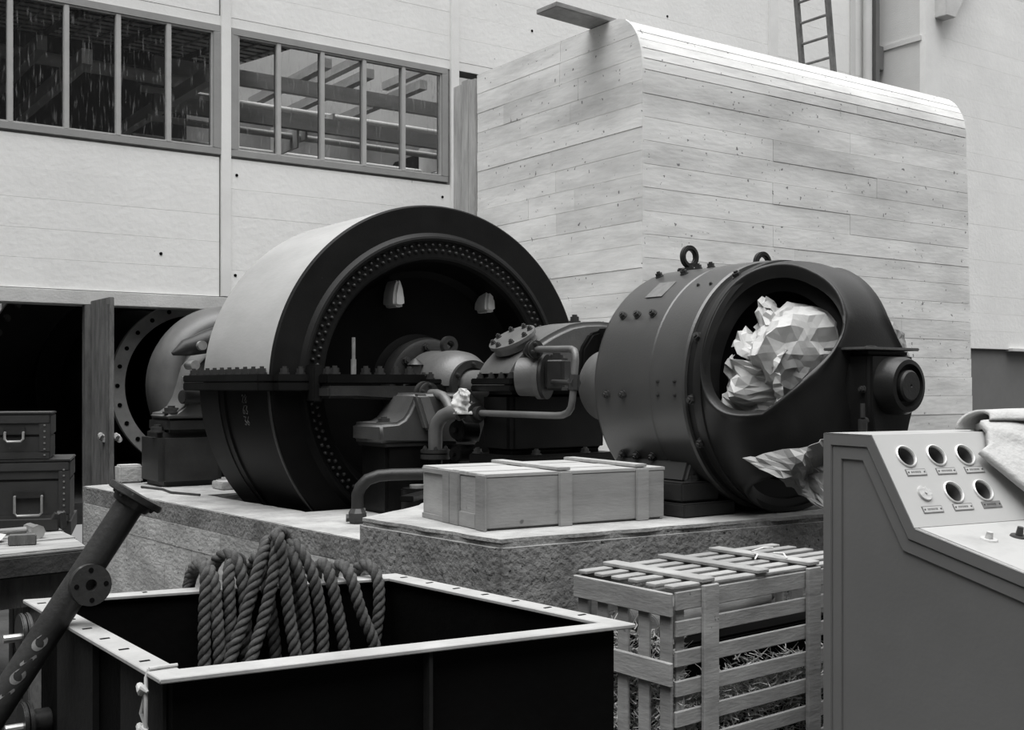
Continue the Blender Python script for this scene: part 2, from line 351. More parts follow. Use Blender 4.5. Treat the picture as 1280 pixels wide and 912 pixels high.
t = MB(); t.box(-3.7, 7.0, 20.0, 20.15, 3.6, 7.6); t.box(-3.7, 6.6, 19.9, 20.0, 5.3, 5.42); t.box(-3.7, 7.0, 19.95, 20.0, 3.6, 3.75); struct(t.build('wall_shade_sheet', M['dark'], flat=True), 'black boarding added to keep the view through the dim window dark', 'wall')  # added dark sheet, stands in for the unlit hall behind the panes
far_beam('sagging_pipe', (2.0, 18.0, 6.46), (7.1, 18.0, 6.36), .10, 0, 'palebeam', 'thick pipe under the tiled roof behind the dim window', 'pipe', None, True)
far_beam('timber_post', (9.9, 18.3, 0), (9.9, 18.3, 6.4), .14, .14, 'beam', 'upright post near the right end of the bright window', 'post')
t = MB(); t.bar((11.3, 20, 5.7), (13.6, 19, 6.7), .5, .5); t.box(12.3, 12.6, 19.4, 19.7, -.02, 6.1); tag(t.build('dark_hood', M['steel'], bevel=.03), 'dark boxy hood in the lower right corner of the bright window', 'hood')
t = MB(); t.box(7.4, 13.5, 21.5, 21.7, -.02, 6.9); tag(t.build('board_partition', M['partition'], flat=True), 'low board partition behind the bright window', 'partition')
# dark penstock in the doorway
pk = thing('inlet_pipe', 'huge dark flanged pipe deep inside the doorway', 'pipe', (5.6, 18, 0))
q = MB(); q.rev([(18.2, 1.2), (18.2, 1.55), (18.3, 1.55), (18.3, 1.35), (22, 1.35), (22, 0)], (5.6, 0, 1.5), k=72); q.build('pipe', M['steel'], pk)
q = MB(); q.rev([(19.4, 1.3), (19.4, 2.15), (19.55, 2.15), (19.55, 1.3)], (5.6, 0, 1.5), k=72, zmin=0.0, close=True); q.build('flange', M['face'], pk)
bolts(pk, [((5.6+2.03*cos(a), 19.4, 1.5+2.03*sin(a)), (0, -1, 0)) for a in [R(118+i*7.5) for i in range(10)]], .05, .05)
q = MB(); q.rev([(15.6, .99), (15.6, 1.18), (15.70, 1.18), (15.70, .99)], (5.6, 0, 1.5), k=72, close=True); fg = q.build('near_flange', M['ringg'], pk); fg['label'] = 'grey flange ring with bolt holes'
hole = None
for i in range(26):
    a = 2*pi*i/26; c = Vector((5.6+1.09*cos(a), 15.6, 1.5+1.09*sin(a)))-OFF[fg.name]
    if hole is None: q = MB(); q.cyl((0, -.010, 0), (0, 0, 0), .030, k=12); hole = q.build('bolt_hole', M['black'], fg, world=False); hole.location = c
    else: copy_to(hole, fg, c)
q = MB(); q.rev([(15.66, .99), (18.2, 1.2)], (5.6, 0, 1.5), k=48); q.build('taper', M['steel'], pk)
t = MB(); t.box(5.2, 6.0, 16.3, 16.7, -.02, .5); t.build('saddle', M['steel'], pk)
q = MB()
for i in range(9): q.box(2.65+i*.27, 2.72+i*.27, 25.45, 25.5, 3.0, 4.2)
q.box(2.6, 5.0, 25.45, 25.5, 3.55, 3.62); struct(q.build('window_3', M['frame'], flat=True), 'far window with upright bars glimpsed through the doorway', 'window')
# half open door leaf
dr = thing('door_1', 'tall narrow wooden door leaf standing open in the dark doorway', 'door', (4.10, 14.9, 0)); dr['kind'] = 'structure'
q = MB(); q.box(3.985, 4.045, 14.12, 14.99, -.79, 2.58); q.build('leaf', M['oldwood'], dr, bevel=.006)
q = MB(); q.box(3.91, 3.985, 14.90, 15.06, -.8, 2.53); q.build('jamb', M['oldwood'], dr, bevel=.006)
q = MB(); q.box(3.965, 3.985, 14.14, 14.24, .05, 2.5); q.build('batten', M['oldwood'], dr, bevel=.004)
for y in (14.30, 14.10):
    q = MB(); pts = [Vector((3.95 if y > 14.2 else 4.08, y, .90))+Vector((.03*sin(i*2.1), .09*cos(i*1.7), -.06*abs(sin(i*1.3)))) for i in range(9)]
    q.tube(pts, .032, 8); q.build('rag_tie', M['cord'], dr)
# ================================================================== CONCRETE BLOCK
BX0, BX1, BY0, BY1, BZ = 8.5, 14.65, 9.5, 12.83, 5.70
def edge_y(z): return BY0 if z <= 5.05 else BY0+.46*(1-math.sqrt(max(0, 1-((z-5.05)/.65)**2)))
blk = thing('concrete_block', 'tall board marked concrete block with a rounded top edge', 'concrete block', ((BX0+BX1)/2, 11.2, 0))
prof = [(BY1-.02, -.8), (BY0+.02, -.8), (BY0+.02, 5.04)]+[(edge_y(5.05+.645*i/10)+.02, 5.05+.63*i/10) for i in range(1, 11)]+[(BY1-.02, BZ-.01)]
q = MB(); q.prism(prof, BX0+.02, BX1-.02, 'X'); q.build('core', M['joint'], blk)
rb = random.Random(11); rows = []; z = BZ
while z > .05: rows.append((max(z-.262, 0), z)); z -= .262
for zi, (za, zb) in enumerate(rows):           # end face, boards running back
    y = BY0; e = [BY0]
    while BY1-e[-1] > 2.0: e.append(e[-1]+rb.uniform(.9, 2.2))
    e.append(BY1)
    if zb < 1.5: e = [BY0, BY1]
    for k in range(len(e)-1):
        ya, yb = e[k]+(.002 if k else 0), e[k+1]-.002; d = rb.uniform(0, .007); g = .002
        if k == 0 and zb > 5.05: poly = [(edge_y(za+g+(zb-za-2*g)*i/6), za+g+(zb-za-2*g)*i/6) for i in range(7)]+[(yb, zb-g), (yb, za+g)]
        else: poly = [(ya, za+g), (ya, zb-g), (yb, zb-g), (yb, za+g)]
        q = MB(); q.prism(poly, BX0-d, BX0+.03, 'X'); q.build('end_board', M['board'], blk, flat=True)
for zi in range(21):                            # front face
    zb = 5.03-zi*.262; za = max(zb-.262, 0)
    if zb < .05: break
    e = [BX0]
    while BX1-e[-1] > 5.0: e.append(e[-1]+rb.uniform(1.4, 4.8))
    e.append(BX1+.05*(5.0-za)*.75)
    for k in range(len(e)-1):
        d = rb.uniform(0, .007); g = .002; xr = e[k+1]-(.002 if k < len(e)-2 else 0)
        q = MB(); q.box(e[k]+.001, xr, BY0-d, BY0+.03, za+g, zb-g)
        q.build('front_board', M['board'], blk, flat=True)
na = 8                                          # narrow boards round the shoulder
for i in range(na):
    def pt(s):
        a = pi/2*s; return Vector((0, BY0+.46*(1-cos(a)), 5.04+.65*sin(a)))
    s0, s1 = i/na, (i+1)/na; p, r_ = pt(s0), pt(s1-.012); nn = Vector((0, -(r_.z-p.z), (r_.y-p.y))).normalized()
    if nn.z < 0: nn = -nn
    d = rb.uniform(0, .004); e = [BX0, BX0+rb.uniform(2.2, 4), BX1+.01]
    for k in range(2):
        q = MB(); v = []
        for x in (e[k]+.001, e[k+1]-.002):
            for w_ in (p+nn*d, r_+nn*d, r_-nn*.03, p-nn*.03): v.append((x, w_.y, w_.z))
        q.add(v, [(0,1,2,3),(7,6,5,4),(0,4,5,1),(1,5,6,2),(2,6,7,3),(3,7,4,0)]); q.build('shoulder_board', M['board'], blk, flat=True)
q = MB(); q.box(BX0, BX1, BY0+.45, BY1, BZ-.03, BZ+.003); q.build('top', M['plinthtop'], blk)
tp = thing('shutter_planks', 'upright weathered planks at the left end of the concrete block', 'planks', (8.6, 13.1, 0))
for i, (a, b) in enumerate(((12.85, 13.01), (13.02, 13.20), (13.21, 13.42))):
    q = MB(); q.box(8.47+.01*i, 8.53+.01*i, a, b, -.8, 5.66+.03*(i % 2)); q.build('plank', M['palewood'], tp, bevel=.006)
q = MB(); q.bar((7.70, 10.22, BZ+.050), (8.66, 10.26, BZ+.034), .36, .055); pk_ = q.build('loose_plank', M['slat'], bevel=.006); tag(pk_, 'loose plank jutting out over the top left corner of the concrete block', 'plank')
# ladder
lad = thing('ladder', 'wooden ladder leaning up from the top of the concrete block', 'ladder', (12.3, 10.6, BZ))
for s in (0, 1):
    y = 10.25+.52*s*-1+.3; q = MB(); q.bar((12.42, y+.0, BZ+.004), (12.05, y, 8.6), .055, .075, (0, 1, 0)); q.build('stile', M['ladder'], lad, bevel=.006)
for i in range(9):
    z = BZ+.24+i*.28; x = 12.42-.37*(z-BZ)/2.9; q = MB(); q.cyl((x, 10.02, z), (x, 10.56, z), .019, k=10); q.build('rung', M['ladder'], lad)
# ================================================================== PLINTHS
pl = thing('low_plinth', 'lower concrete plinth carrying the great drum casing', 'plinth', (5.5, 10, 0))
def quadprism(b, pts, z0, z1): b.prism([(p[0], p[1]) for p in pts], z0, z1, 'Z')
# low plinth: slabs around the casing pit (X 4.25-6.95, Y 9.05-10.95)
q = MB()
quadprism(q, [(3.78, 6.95), (4.17, 6.95), (4.99, 7.92), (8.2, 7.92), (8.2, 9.0), (3.63, 9.0)], -.8, .40)
quadprism(q, [(3.63, 9.0), (4.18, 9.0), (4.02, 11.0), (3.48, 11.0)], -.8, .40)
quadprism(q, [(7.0, 9.0), (8.2, 9.0), (8.2, 11.0), (7.0, 11.0)], -.8, .40)
quadprism(q, [(3.48, 11.0), (8.2, 11.0), (8.2, 13.6), (3.33, 12.74)], -.8, .40)
q.build('body', M['oldconc'], pl)
def slab(pts, z0, z1, name, m, parent, seed, jag=.012, step=.12):
    """thin uneven slab: outline resampled and jittered"""
    r_ = random.Random(seed); out = []
    for i in range(len(pts)):
        a = Vector((*pts[i], 0)); b = Vector((*pts[(i+1) % len(pts)], 0)); k = max(1, int((b-a).length/step))
        for j in range(k):
            p = a.lerp(b, j/k); out.append((p.x+r_.uniform(-jag, jag), p.y+r_.uniform(-jag, jag)))
    s = MB(); s.prism(out, z0, z1, 'Z'); return s.build(name, M[m], parent, flat=True)
for i, p in enumerate(([(3.77, 6.97), (4.17, 6.97), (4.99, 7.93), (8.2, 7.93), (8.2, 9.0), (3.62, 9.0)], [(3.62, 9.0), (4.20, 9.0), (4.04, 11.0), (3.47, 11.0)], [(3.47, 11.0), (8.2, 11.0), (8.2, 13.6), (3.32, 12.73)])):
    slab(p, .395, .416, 'top_screed', 'plinthtop', pl, i)
fa, fb_ = Vector((3.775, 7.0, 0)), Vector((3.325, 12.72, 0)); rfm = random.Random(4)
for ri in range(5):
    z1 = .235-ri*.206; e = [0]
    while e[-1] < .80: e.append(e[-1]+rfm.uniform(.18, .34))
    e[-1] = 1.0
    for k in range(len(e)-1):
        a, b = fa.lerp(fb_, e[k]+.0006), fa.lerp(fb_, e[k+1]-.0006); d = .008+rfm.uniform(0, .006)
        q = MB(); q.prism([(a.x-d, a.y), (a.x+.02, a.y), (b.x+.02, b.y), (b.x-d, b.y)], z1-.203, z1, 'Z'); q.build('form_board', M['oldconc'], pl, flat=True)
q = MB()                                        # rougher upper lift along the edge
quadprism(q, [(3.765, 7.0), (3.80, 7.0), (3.36, 12.74), (3.315, 12.74)], .24, .41); q.build('upper_lift', M['plinth'], pl)
hp = thing('high_plinth', 'higher rough concrete plinth carrying the generator and the nailed box', 'plinth', (5.5, 6, 0))
q = MB(); q.prism([(3.346, 4.848), (3.215, 6.17), (3.9, 6.6), (5.0, 7.9), (8.4, 7.9), (8.4, 4.42)], -.8, .685, 'Z'); q.build('body', M['plinth'], hp, bevel=.03, seg=2)
slab([(3.37, 4.87), (3.24, 6.15), (3.9, 6.58), (5.0, 7.88), (8.38, 7.88), (8.38, 4.45)], .68, .700, 'top_screed', 'plinthtop', hp, 9, .012)
t = MB(); t.box(3.72, 3.98, 12.78, 12.98, .416, .62); tag(t.build('concrete_stub', M['oldconc'], bevel=.02), 'short concrete stub beside the rear pedestal', 'block')
t = MB(); t.box(4.35, 5.6, 11.35, 11.65, .416, .50); tag(t.build('packing_slab', M['oldconc'], bevel=.01), 'low concrete slab behind the drum casing', 'slab')
t = MB(); t.tube([(3.75, 12.1, .43), (3.85, 11.7, .428), (3.80, 11.3, .43), (3.95, 10.9, .428)], .012, 8); tag(t.build('bent_rod', M['bolt']), 'thin bent rod lying on the low plinth', 'rod')
# ================================================================== GREAT CASING
CX, CZ = 5.6, 1.5; RW = 1.69; YF = 9.10; YB = 10.78
tc_ = thing('drum_casing', 'great dark riveted drum casing with a dusty upper shell coloured pale as if skylit', 'turbine casing', (CX, 9.9, 0))
O = (CX, YF, CZ)
def half(prof, upper): 
    q = MB(); q.rev(prof, O, 'Y', 0 if upper else pi, pi if upper else 2*pi, 96, zmin=None if upper else -.15); return q
D_ = YB-YF
face_p = [(.030, 1.69), (.008, 1.685), (0, 1.672), (0, 1.43), (-.012, 1.415), (-.032, 1.395), (-.038, 1.375), (-.030, 1.355), (-.006, 1.345), (0, 1.335), (0, 1.205), (.012, 1.185), (.06, 1.165), (.30, 1.10), (.36, 1.04), (.40, .5), (.36, .42), (.36, .36)]
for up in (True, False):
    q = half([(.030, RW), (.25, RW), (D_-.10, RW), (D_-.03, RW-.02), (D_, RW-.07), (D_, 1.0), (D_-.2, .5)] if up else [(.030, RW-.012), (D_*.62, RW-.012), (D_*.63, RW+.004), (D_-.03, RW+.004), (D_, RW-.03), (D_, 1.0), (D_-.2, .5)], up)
    o = q.build('upper_shell' if up else 'lower_shell', M['drum' if up else 'low'], tc_, ang=28); o['label'] = 'dusty upper half of the drum, coloured pale as if lit from above' if up else 'black lower half of the drum'  # upper shell: dust and overhead light both put into its paler colour
    if not up:
        q = half([(.025, RW), (.045, RW)], False)
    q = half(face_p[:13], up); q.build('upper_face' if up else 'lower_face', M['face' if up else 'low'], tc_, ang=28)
for up in (True, False):
    q = half(face_p[12:], up); q.build('web', M['low'], tc_, ang=28)
# wide strap round the rear of the lower drum and thin weld beads
q = MB(); q.rev([(1.18, RW-.01), (1.18, RW+.012), (D_-.02, RW+.012), (D_-.02, RW-.01)], O, 'Y', pi, pi*1.42, 48, zmin=-.15); o = q.build('strap', M['band'], tc_, ang=28); o['label'] = 'dark grey band round the rear of the lower half'
q = MB(); q.rev([(.012, RW-.012), (.012, RW+.006), (.045, RW+.006), (.045, RW-.012)], O, 'Y', pi, pi*1.42, 64, zmin=-.15); q.build('edge_bead', M['cast'], tc_, ang=28)
CH = {'2': [(0, .8), (.25, 1), (.5, .8), (.05, .05), (.55, 0)], '8': [(.25, .5), (0, .75), (.25, 1), (.5, .75), (0, .25), (.25, 0), (.5, .25), (.25, .5)], '6': [(.5, 1), (.05, .5), (.05, .1), (.3, 0), (.5, .25), (.3, .5), (.05, .3)], '3': [(0, 1), (.5, .95), (.2, .55), (.5, .3), (.3, 0), (0, .1)]}
q = MB()
for row, tx in enumerate(('28', '63', '36')):
    for ci, ch in enumerate(tx):
        pts = []
        for x_, z_ in CH[ch]:
            y_ = YF+.66-(ci*.75+x_)*.085; zz = 1.385-row*.10+(z_-.5)*.075; pts.append((CX-math.sqrt((RW-.010)**2-(zz-CZ)**2), y_, zz))
        q.tube(pts, .0035, 5)
q.build('chalk_figures', M['letter'], tc_)
# rivets: two rows round the web, too small to pick singly
q = MB()
for row, rr_ in enumerate((1.315, 1.265)):
    for i in range(108):
        a = 2*pi*(i+.5*row)/108
        c = Vector((CX+rr_*cos(a), YF, CZ+rr_*sin(a)))
        if c.z < .3: continue
        q.tube([c, c+Vector((0, -.010, 0)), c+Vector((0, -.019, 0)), c+Vector((0, -.023, 0))], [.019, .018, .011, .003], 7)
q.build('rivet', M['cast'], tc_, kind='stuff')
LUGS = ((5.26, 2.37), (6.29, 2.36))
# pale tongue shaped lugs on the dished web
for lx, lz in LUGS:
    q = MB(); poly = [(0, .19), (.035, .14), (.062, .05), (.078, -.06), (.085, -.17), (.02, -.19), (-.05, -.18), (-.062, -.12), (-.055, 0), (-.035, .10)]
    q.prism([(lx+u*.85, lz+v*.72) for u, v in poly], YF+.16, YF+.40, 'Y'); o = q.build('web_lug', M['white'], tc_, bevel=.025, seg=3); o['label'] = 'pale tongue shaped lug on the dark web'
# split flange along the near side and across the front
q = MB(); q.box(3.79, 3.96, YF-.02, 10.93, 1.535, 1.60); q.box(3.93, 4.30, YF-.11, YF+.02, 1.535, 1.60); q.build('upper_flange', M['face'], tc_, bevel=.008)
q = MB(); q.box(3.79, 3.96, YF-.02, 10.93, 1.455, 1.531); q.box(3.93, 4.30, YF-.11, YF+.02, 1.455, 1.531); q.build('lower_flange', M['face'], tc_, bevel=.008)
bolts(tc_, [((3.87, y, 1.60), (0, 0, 1)) for y in [9.18+.185*i for i in range(10)]], .036, .05)
bolts(tc_, [((x, YF-.05, 1.60), (0, 0, 1)) for x in (4.02, 4.17)], .036, .05)
bolts(tc_, [((4.40, YF-.10, 1.60), (0, 0, 1))], .036, .05)
# cross beam carrying the shaft bearing
q = MB(); q.box(4.22, 4.31, YF-.20, YF-.02, 1.36, 1.68); q.build('end_lug', M['face'], tc_, bevel=.012)
q = MB(); q.box(4.27, 5.32, YF-.34, YF-.03, 1.515, 1.60); q.build('upper_beam', M['steel'], tc_, bevel=.012)
q = MB(); q.prism([(4.27, 1.50), (5.32, 1.50), (5.32, 1.30), (5.0, 1.37), (4.55, 1.395), (4.27, 1.395)], YF-.38, YF-.03, 'Y'); q.build('lower_beam', M['cast'], tc_, bevel=.02)
bolts(tc_, [((x, YF-.20, 1.60), (0, 0, 1)) for x in (4.42, 4.72, 4.86, 5.02, 5.16)], .04, .055)
q = MB(); q.tube([(4.58, YF-.24, 1.60), (4.58, YF-.24, 1.73), (4.58, YF-.24, 1.731), (4.58, YF-.24, 1.92)], [.024, .024, .016, .016], 12); o = q.build('gauge_rod', M['bright'], tc_); o['label'] = 'thin pale upright rod'
# bearing disc in the hub
q = MB(); q.rev([(.34, .05), (.34, .44), (.22, .46), (.16, .44), (.14, .40), (.14, .30)], O, k=64); q.build('hub_cover', M['cast'], tc_, ang=28)
bolts(tc_, [((CX+.37*cos(a), YF+.15, CZ+.37*sin(a)), (0, -1, 0)) for a in (R(100), R(140), R(172))], .035, .05)
# ================================================================== FRONT BEARING ON ITS PEDESTAL
fb = thing('shaft_bearing', 'rounded grey shaft bearing with a lifting lug, in front of the drum hub', 'bearing', (5.3, 8.6, .416))
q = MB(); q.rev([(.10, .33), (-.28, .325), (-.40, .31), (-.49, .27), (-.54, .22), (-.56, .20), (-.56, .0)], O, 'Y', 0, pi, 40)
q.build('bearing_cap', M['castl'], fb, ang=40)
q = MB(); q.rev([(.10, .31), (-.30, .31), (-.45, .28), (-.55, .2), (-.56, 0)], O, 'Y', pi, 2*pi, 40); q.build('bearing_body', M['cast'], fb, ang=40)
q = MB(); q.rev([(-.54, .23), (-.585, .23), (-.585, .165), (-.56, .15)], O, k=40); q.build('end_ring', M['cast'], fb, ang=28)
q = MB(); q.rev([(-.50, .145), (-.60, .14), (-1.25, .13)], O, k=32); q.build('shaft', M['castl'], fb)
bolts(fb, [((CX+.195*cos(a), YF-.585, CZ+.195*sin(a)), (0, -1, 0)) for a in [R(30+60*i) for i in range(6)]], .018, .024)
q = MB(); q.box(5.20, 5.98, 8.62, 9.06, 1.515, 1.56); q.build('cap_flange', M['steel'], fb, bevel=.008)
q = MB(); q.box(5.20, 5.98, 8.60, 9.06, 1.44, 1.512); q.build('body_flange', M['steel'], fb, bevel=.008)
bolts(fb, [((5.25, y, 1.56), (0, 0, 1)) for y in (8.68, 8.80, 8.92, 9.02)], .032, .045)
q = MB(); q.rev([(-.03, .035), (-.03, .085), (.03, .085), (.03, .035)], (5.60, 8.93, 1.875), 'Y', k=24, close=True); q.build('lifting_lug', M['cast'], fb, bevel=.006)
q = MB(); q.tube([(5.27, 8.98, 1.56), (5.27, 8.98, 1.69), (5.27, 8.98, 1.692), (5.27, 8.98, 1.72), (5.27, 8.98, 1.75)], [.062, .062, .075, .05, .012], 18); q.build('oil_cup', M['bolt'], fb)
q = MB(); q.prism([(4.56, 1.02), (5.55, .98), (5.72, 1.44), (4.91, 1.44), (4.875, 1.36), (4.835, 1.28), (4.79, 1.225), (4.73, 1.195), (4.56, 1.185)], 8.34, 8.86, 'Y'); q.build('bracket', M['castm'], fb, bevel=.03, seg=3, ang=50)
q = MB(); q.prism([(4.86, 1.43), (4.99, 1.43), (5.12, 1.12), (4.97, 1.12)], 8.26, 8.36, 'Y'); q.build('rib', M['castl'], fb, bevel=.025, seg=3)
bolts(fb, [((4.68, 8.50, 1.185), (0, 0, 1))], .052, .04)
q = MB(); q.box(4.64, 5.30, 8.38, 8.84, .416, 1.015); q.build('pedestal', M['steel'], fb, bevel=.03, seg=2)
t = MB(); t.box(4.62, 5.32, 8.36, 8.86, .985, 1.02); t.build('pedestal_cap', M['cast'], fb, bevel=.006)
# drain pipe with a union on the low plinth
dp2 = thing('drain_pipe', 'short bent pipe with a union, coming out beside the nailed box', 'pipe', (4.30, 8.1, .416))
pts = [(4.18, 8.02, .50), (4.18, 8.02, .66)]+arc((4.30, 7.96, .66), .135, pi, pi/2, (.9, -.45, 0), (0, 0, 1), 7)[1:]+[(4.55, 7.84, .795), (5.0, 7.62, .795)]
pts = [(4.18, 8.02, .50), (4.18, 8.02, .64), (4.20, 8.01, .70), (4.25, 7.985, .76), (4.33, 7.945, .79), (4.42, 7.90, .797), (4.95, 7.64, .80)]
q = MB(); q.tube(pts, .048, 14); q.build('pipe', M['cast'], dp2, ang=60)
q = MB(); q.tube([(4.18, 8.02, .416), (4.18, 8.02, .44), (4.18, 8.02, .50), (4.18, 8.02, .535)], [.06, .074, .074, .052], 8); q.build('union', M['bolt'], dp2, ang=20)
q = MB(); q.cyl((4.10, 8.06, .46), (4.16, 8.03, .46), .03, k=8); q.build('plug', M['bolt'], dp2)
oc = thing('oil_cylinder', 'small dark cylinder with a flat cap behind the bent drain pipe', 'cylinder', (4.95, 8.08, .416))
q = MB(); q.cyl((4.78, 8.10, .416), (4.78, 8.10, .66), .14, k=28); q.build('body', M['steel'], oc, bevel=.012)
q = MB(); q.cyl((4.78, 8.10, .66), (4.78, 8.10, .685), .07, k=20); q.build('cap', M['bright'], oc)
t = MB(); t.bar((3.92, 6.80, .722), (4.6, 7.35, .722), .10, .04); tag(t.build('dark_batten', M['steel'], bevel=.005), 'dark batten lying on the plinth behind the nailed box', 'batten')
# ================================================================== HOODED BEARING WITH OIL PIPES
pb = thing('hooded_bearing', 'hooded pedestal bearing with an oval hatch, between drum and generator', 'bearing', (5.6, 7.5, .70))
q = MB(); q.box(5.03, 6.25, 7.20, 7.84, .70, .86); q.build('base', M['steel'], pb, bevel=.012)
q = MB(); q.box(5.08, 6.20, 7.25, 7.80, .86, .95); q.build('base_flange', M['steel'], pb, bevel=.012)
bolts(pb, [((5.13, y, .95), (0, 0, 1)) for y in (7.74,)]+[((x, 7.30, .95), (0, 0, 1)) for x in (5.40, 5.9)], .035, .035)
q = MB(); q.box(5.16, 6.15, 7.32, 7.74, .95, 1.46); q.build('lower_body', M['steel'], pb, bevel=.05, seg=3)
q = MB(); q.box(5.10, 6.2, 7.24, 7.80, 1.455, 1.505); q.box(5.10, 6.2, 7.24, 7.80, 1.510, 1.56); q.build('split_flange', M['steel'], pb, bevel=.008)
bolts(pb, [((5.15, y, 1.56), (0, 0, 1)) for y in (7.72, 7.56, 7.42, 7.29)]+[((x, 7.28, 1.56), (0, 0, 1)) for x in (5.30, 5.6, 5.9)], .030, .035)
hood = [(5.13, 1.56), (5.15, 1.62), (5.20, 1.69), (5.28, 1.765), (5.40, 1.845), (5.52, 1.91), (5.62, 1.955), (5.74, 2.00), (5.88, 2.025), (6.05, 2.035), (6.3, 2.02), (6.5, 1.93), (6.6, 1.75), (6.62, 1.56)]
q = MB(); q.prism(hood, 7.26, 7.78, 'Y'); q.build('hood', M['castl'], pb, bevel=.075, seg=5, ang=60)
# side panel with a rounded edge and a rib
q = MB(); q.prism([(5.78, 1.56), (5.80, 1.80), (5.90, 1.93), (6.05, 1.97), (6.3, 1.95), (6.52, 1.80), (6.56, 1.56)], 7.20, 7.27, 'Y'); q.build('side_panel', M['steel'], pb, bevel=.02)
q = MB(); q.box(5.98, 6.02, 7.02, 7.24, 1.56, 1.97); q.build('panel_rib', M['steel'], pb, bevel=.012)
bolts(pb, [((5.95, 7.5, 2.03), (0, 0, 1))], .04, .05)
# oval hatch lying on the slope of the hood
hn = Vector((-.50, 0, .82)).normalized(); hu = Vector((.85, 0, .52)).normalized(); hv = hn.cross(hu); hc = Vector((5.36, 7.52, 1.825))
q = MB(); k = 28; vs = []
for hgt in (0, .055):
    for i in range(k): vs.append(hc+hn*hgt+hu*.175*cos(2*pi*i/k)+hv*.20*sin(2*pi*i/k))
q.add(vs, [tuple(range(k)), tuple(range(2*k-1, k-1, -1))]+[(i, i+k, (i+1) % k+k, (i+1) % k) for i in range(k)]); q.build('hatch_seat', M['castl'], pb, ang=30)
q = MB(); vs = []
for hgt in (.055, .085):
    for i in range(k): vs.append(hc+hn*hgt+hu*.19*cos(2*pi*i/k)+hv*.225*sin(2*pi*i/k))
q.add(vs, [tuple(range(k)), tuple(range(2*k-1, k-1, -1))]+[(i, i+k, (i+1) % k+k, (i+1) % k) for i in range(k)]); hh = q.build('hatch', M['castl'], pb, ang=30); hh['label'] = 'oval bolted hatch'
bolts(pb, [(hc+hn*.085+hu*.15*cos(a)+hv*.18*sin(a), hn) for a in [2*pi*i/8 for i in range(8)]], .020, .026)
# round boss with a box cover, facing the generator
bd_ = Vector((.55, -.83, 0)).normalized(); be = Vector((5.32, 7.13, 1.57)); q = MB(); q.tube([be-bd_*.17, be-bd_*.02, be-bd_*.019, be+bd_*.025], [.15, .155, .175, .175], 36); q.build('boss', M['castl'], pb, ang=30)
q = MB(); q.cyl(be+bd_*.03, be+bd_*.055, .175, k=36); q.build('boss_cover', M['cast'], pb, ang=30)
q = MB(); q.bar(be+bd_*.06+Vector((0, 0, .02)), be+bd_*.22+Vector((0, 0, .02)), .20, .25); q.build('box_cover', M['cast'], pb, bevel=.025, seg=3)
q = MB(); a = be+bd_*.13; q.cyl(a+Vector((0, 0, .13)), a+Vector((0, 0, .17)), .05, k=16); q.cyl(a+Vector((0, 0, .17)), a+Vector((0, 0, .185)), .03, k=12); q.build('filler_cap', M['cast'], pb)
# oil pipes: big elbow, valve and the long loop
q = MB(); q.tube([(5.02, 8.22, .93), (5.02, 8.22, 1.12), (5.03, 8.20, 1.19), (5.05, 8.15, 1.245), (5.07, 8.08, 1.272), (5.085, 8.0, 1.28), (5.10, 7.80, 1.28)], .060, 14); q.build('elbow_pipe', M['castl'], pb, ang=60)
q = MB(); q.cyl((5.02, 8.22, .88), (5.02, 8.22, .925), .125, k=24); q.cyl((5.02, 8.22, .93), (5.02, 8.22, .965), .125, k=24); q.build('pipe_flange', M['cast'], pb, bevel=.006)
bolts(pb, [((5.02+.10*cos(a), 8.22+.10*sin(a), .965), (0, 0, 1)) for a in [2*pi*i/6 for i in range(6)]], .017, .02)
q = MB(); q.cyl((5.02, 8.22, .60), (5.02, 8.22, .88), .06, k=16); q.build('pipe_stub', M['steel'], pb)
q = MB(); q.tube([(5.12, 8.60, 1.43), (5.13, 8.38, 1.43), (5.135, 8.28, 1.41), (5.14, 8.22, 1.36), (5.12, 8.12, 1.28)], .042, 12); q.build('branch_pipe', M['castl'], pb, ang=60)
q = MB(); q.cyl((5.11, 8.57, 1.43), (5.115, 8.52, 1.43), .11, k=24); q.cyl((5.116, 8.51, 1.43), (5.12, 8.47, 1.43), .10, k=24); q.build('branch_flange', M['cast'], pb, bevel=.006)
bolts(pb, [((5.12+.078*cos(a), 8.47, 1.43+.078*sin(a)), (0, -1, 0)) for a in [2*pi*i/5+.3 for i in range(5)]], .016, .02)
q = MB(); q.cyl((5.10, 7.82, 1.28), (5.10, 7.76, 1.28), .085, k=20); q.cyl((5.10, 7.755, 1.28), (5.10, 7.70, 1.28), .085, k=20); q.cyl((5.10, 7.88, 1.28), (5.10, 7.64, 1.28), .055, k=16); q.build('union_flange', M['cast'], pb)
q = MB(); q.cyl((5.06, 7.79, 1.28), (4.97, 7.79, 1.24), .03, k=12); q.cyl((5.06, 7.79, 1.28), (5.06, 7.79, 1.47), .035, k=12); q.build('valve', M['cast'], pb)
q = MB(); q.tube([(5.10, 7.70, 1.28)]+[(5.10, 6.66, 1.28), (5.105, 6.58, 1.285), (5.11, 6.52, 1.305), (5.115, 6.49, 1.34), (5.12, 6.48, 1.40), (5.15, 6.48, 1.68), (5.155, 6.49, 1.725), (5.17, 6.52, 1.755), (5.18, 6.57, 1.77), (5.20, 7.02, 1.78)], .026, 12); q.build('loop_pipe', M['castl'], pb, ang=60)
q = MB(); q.cyl((5.13, 6.48, 1.47), (5.14, 6.48, 1.58), .038, k=8); q.build('pipe_coupling', M['bolt'], pb, ang=20)
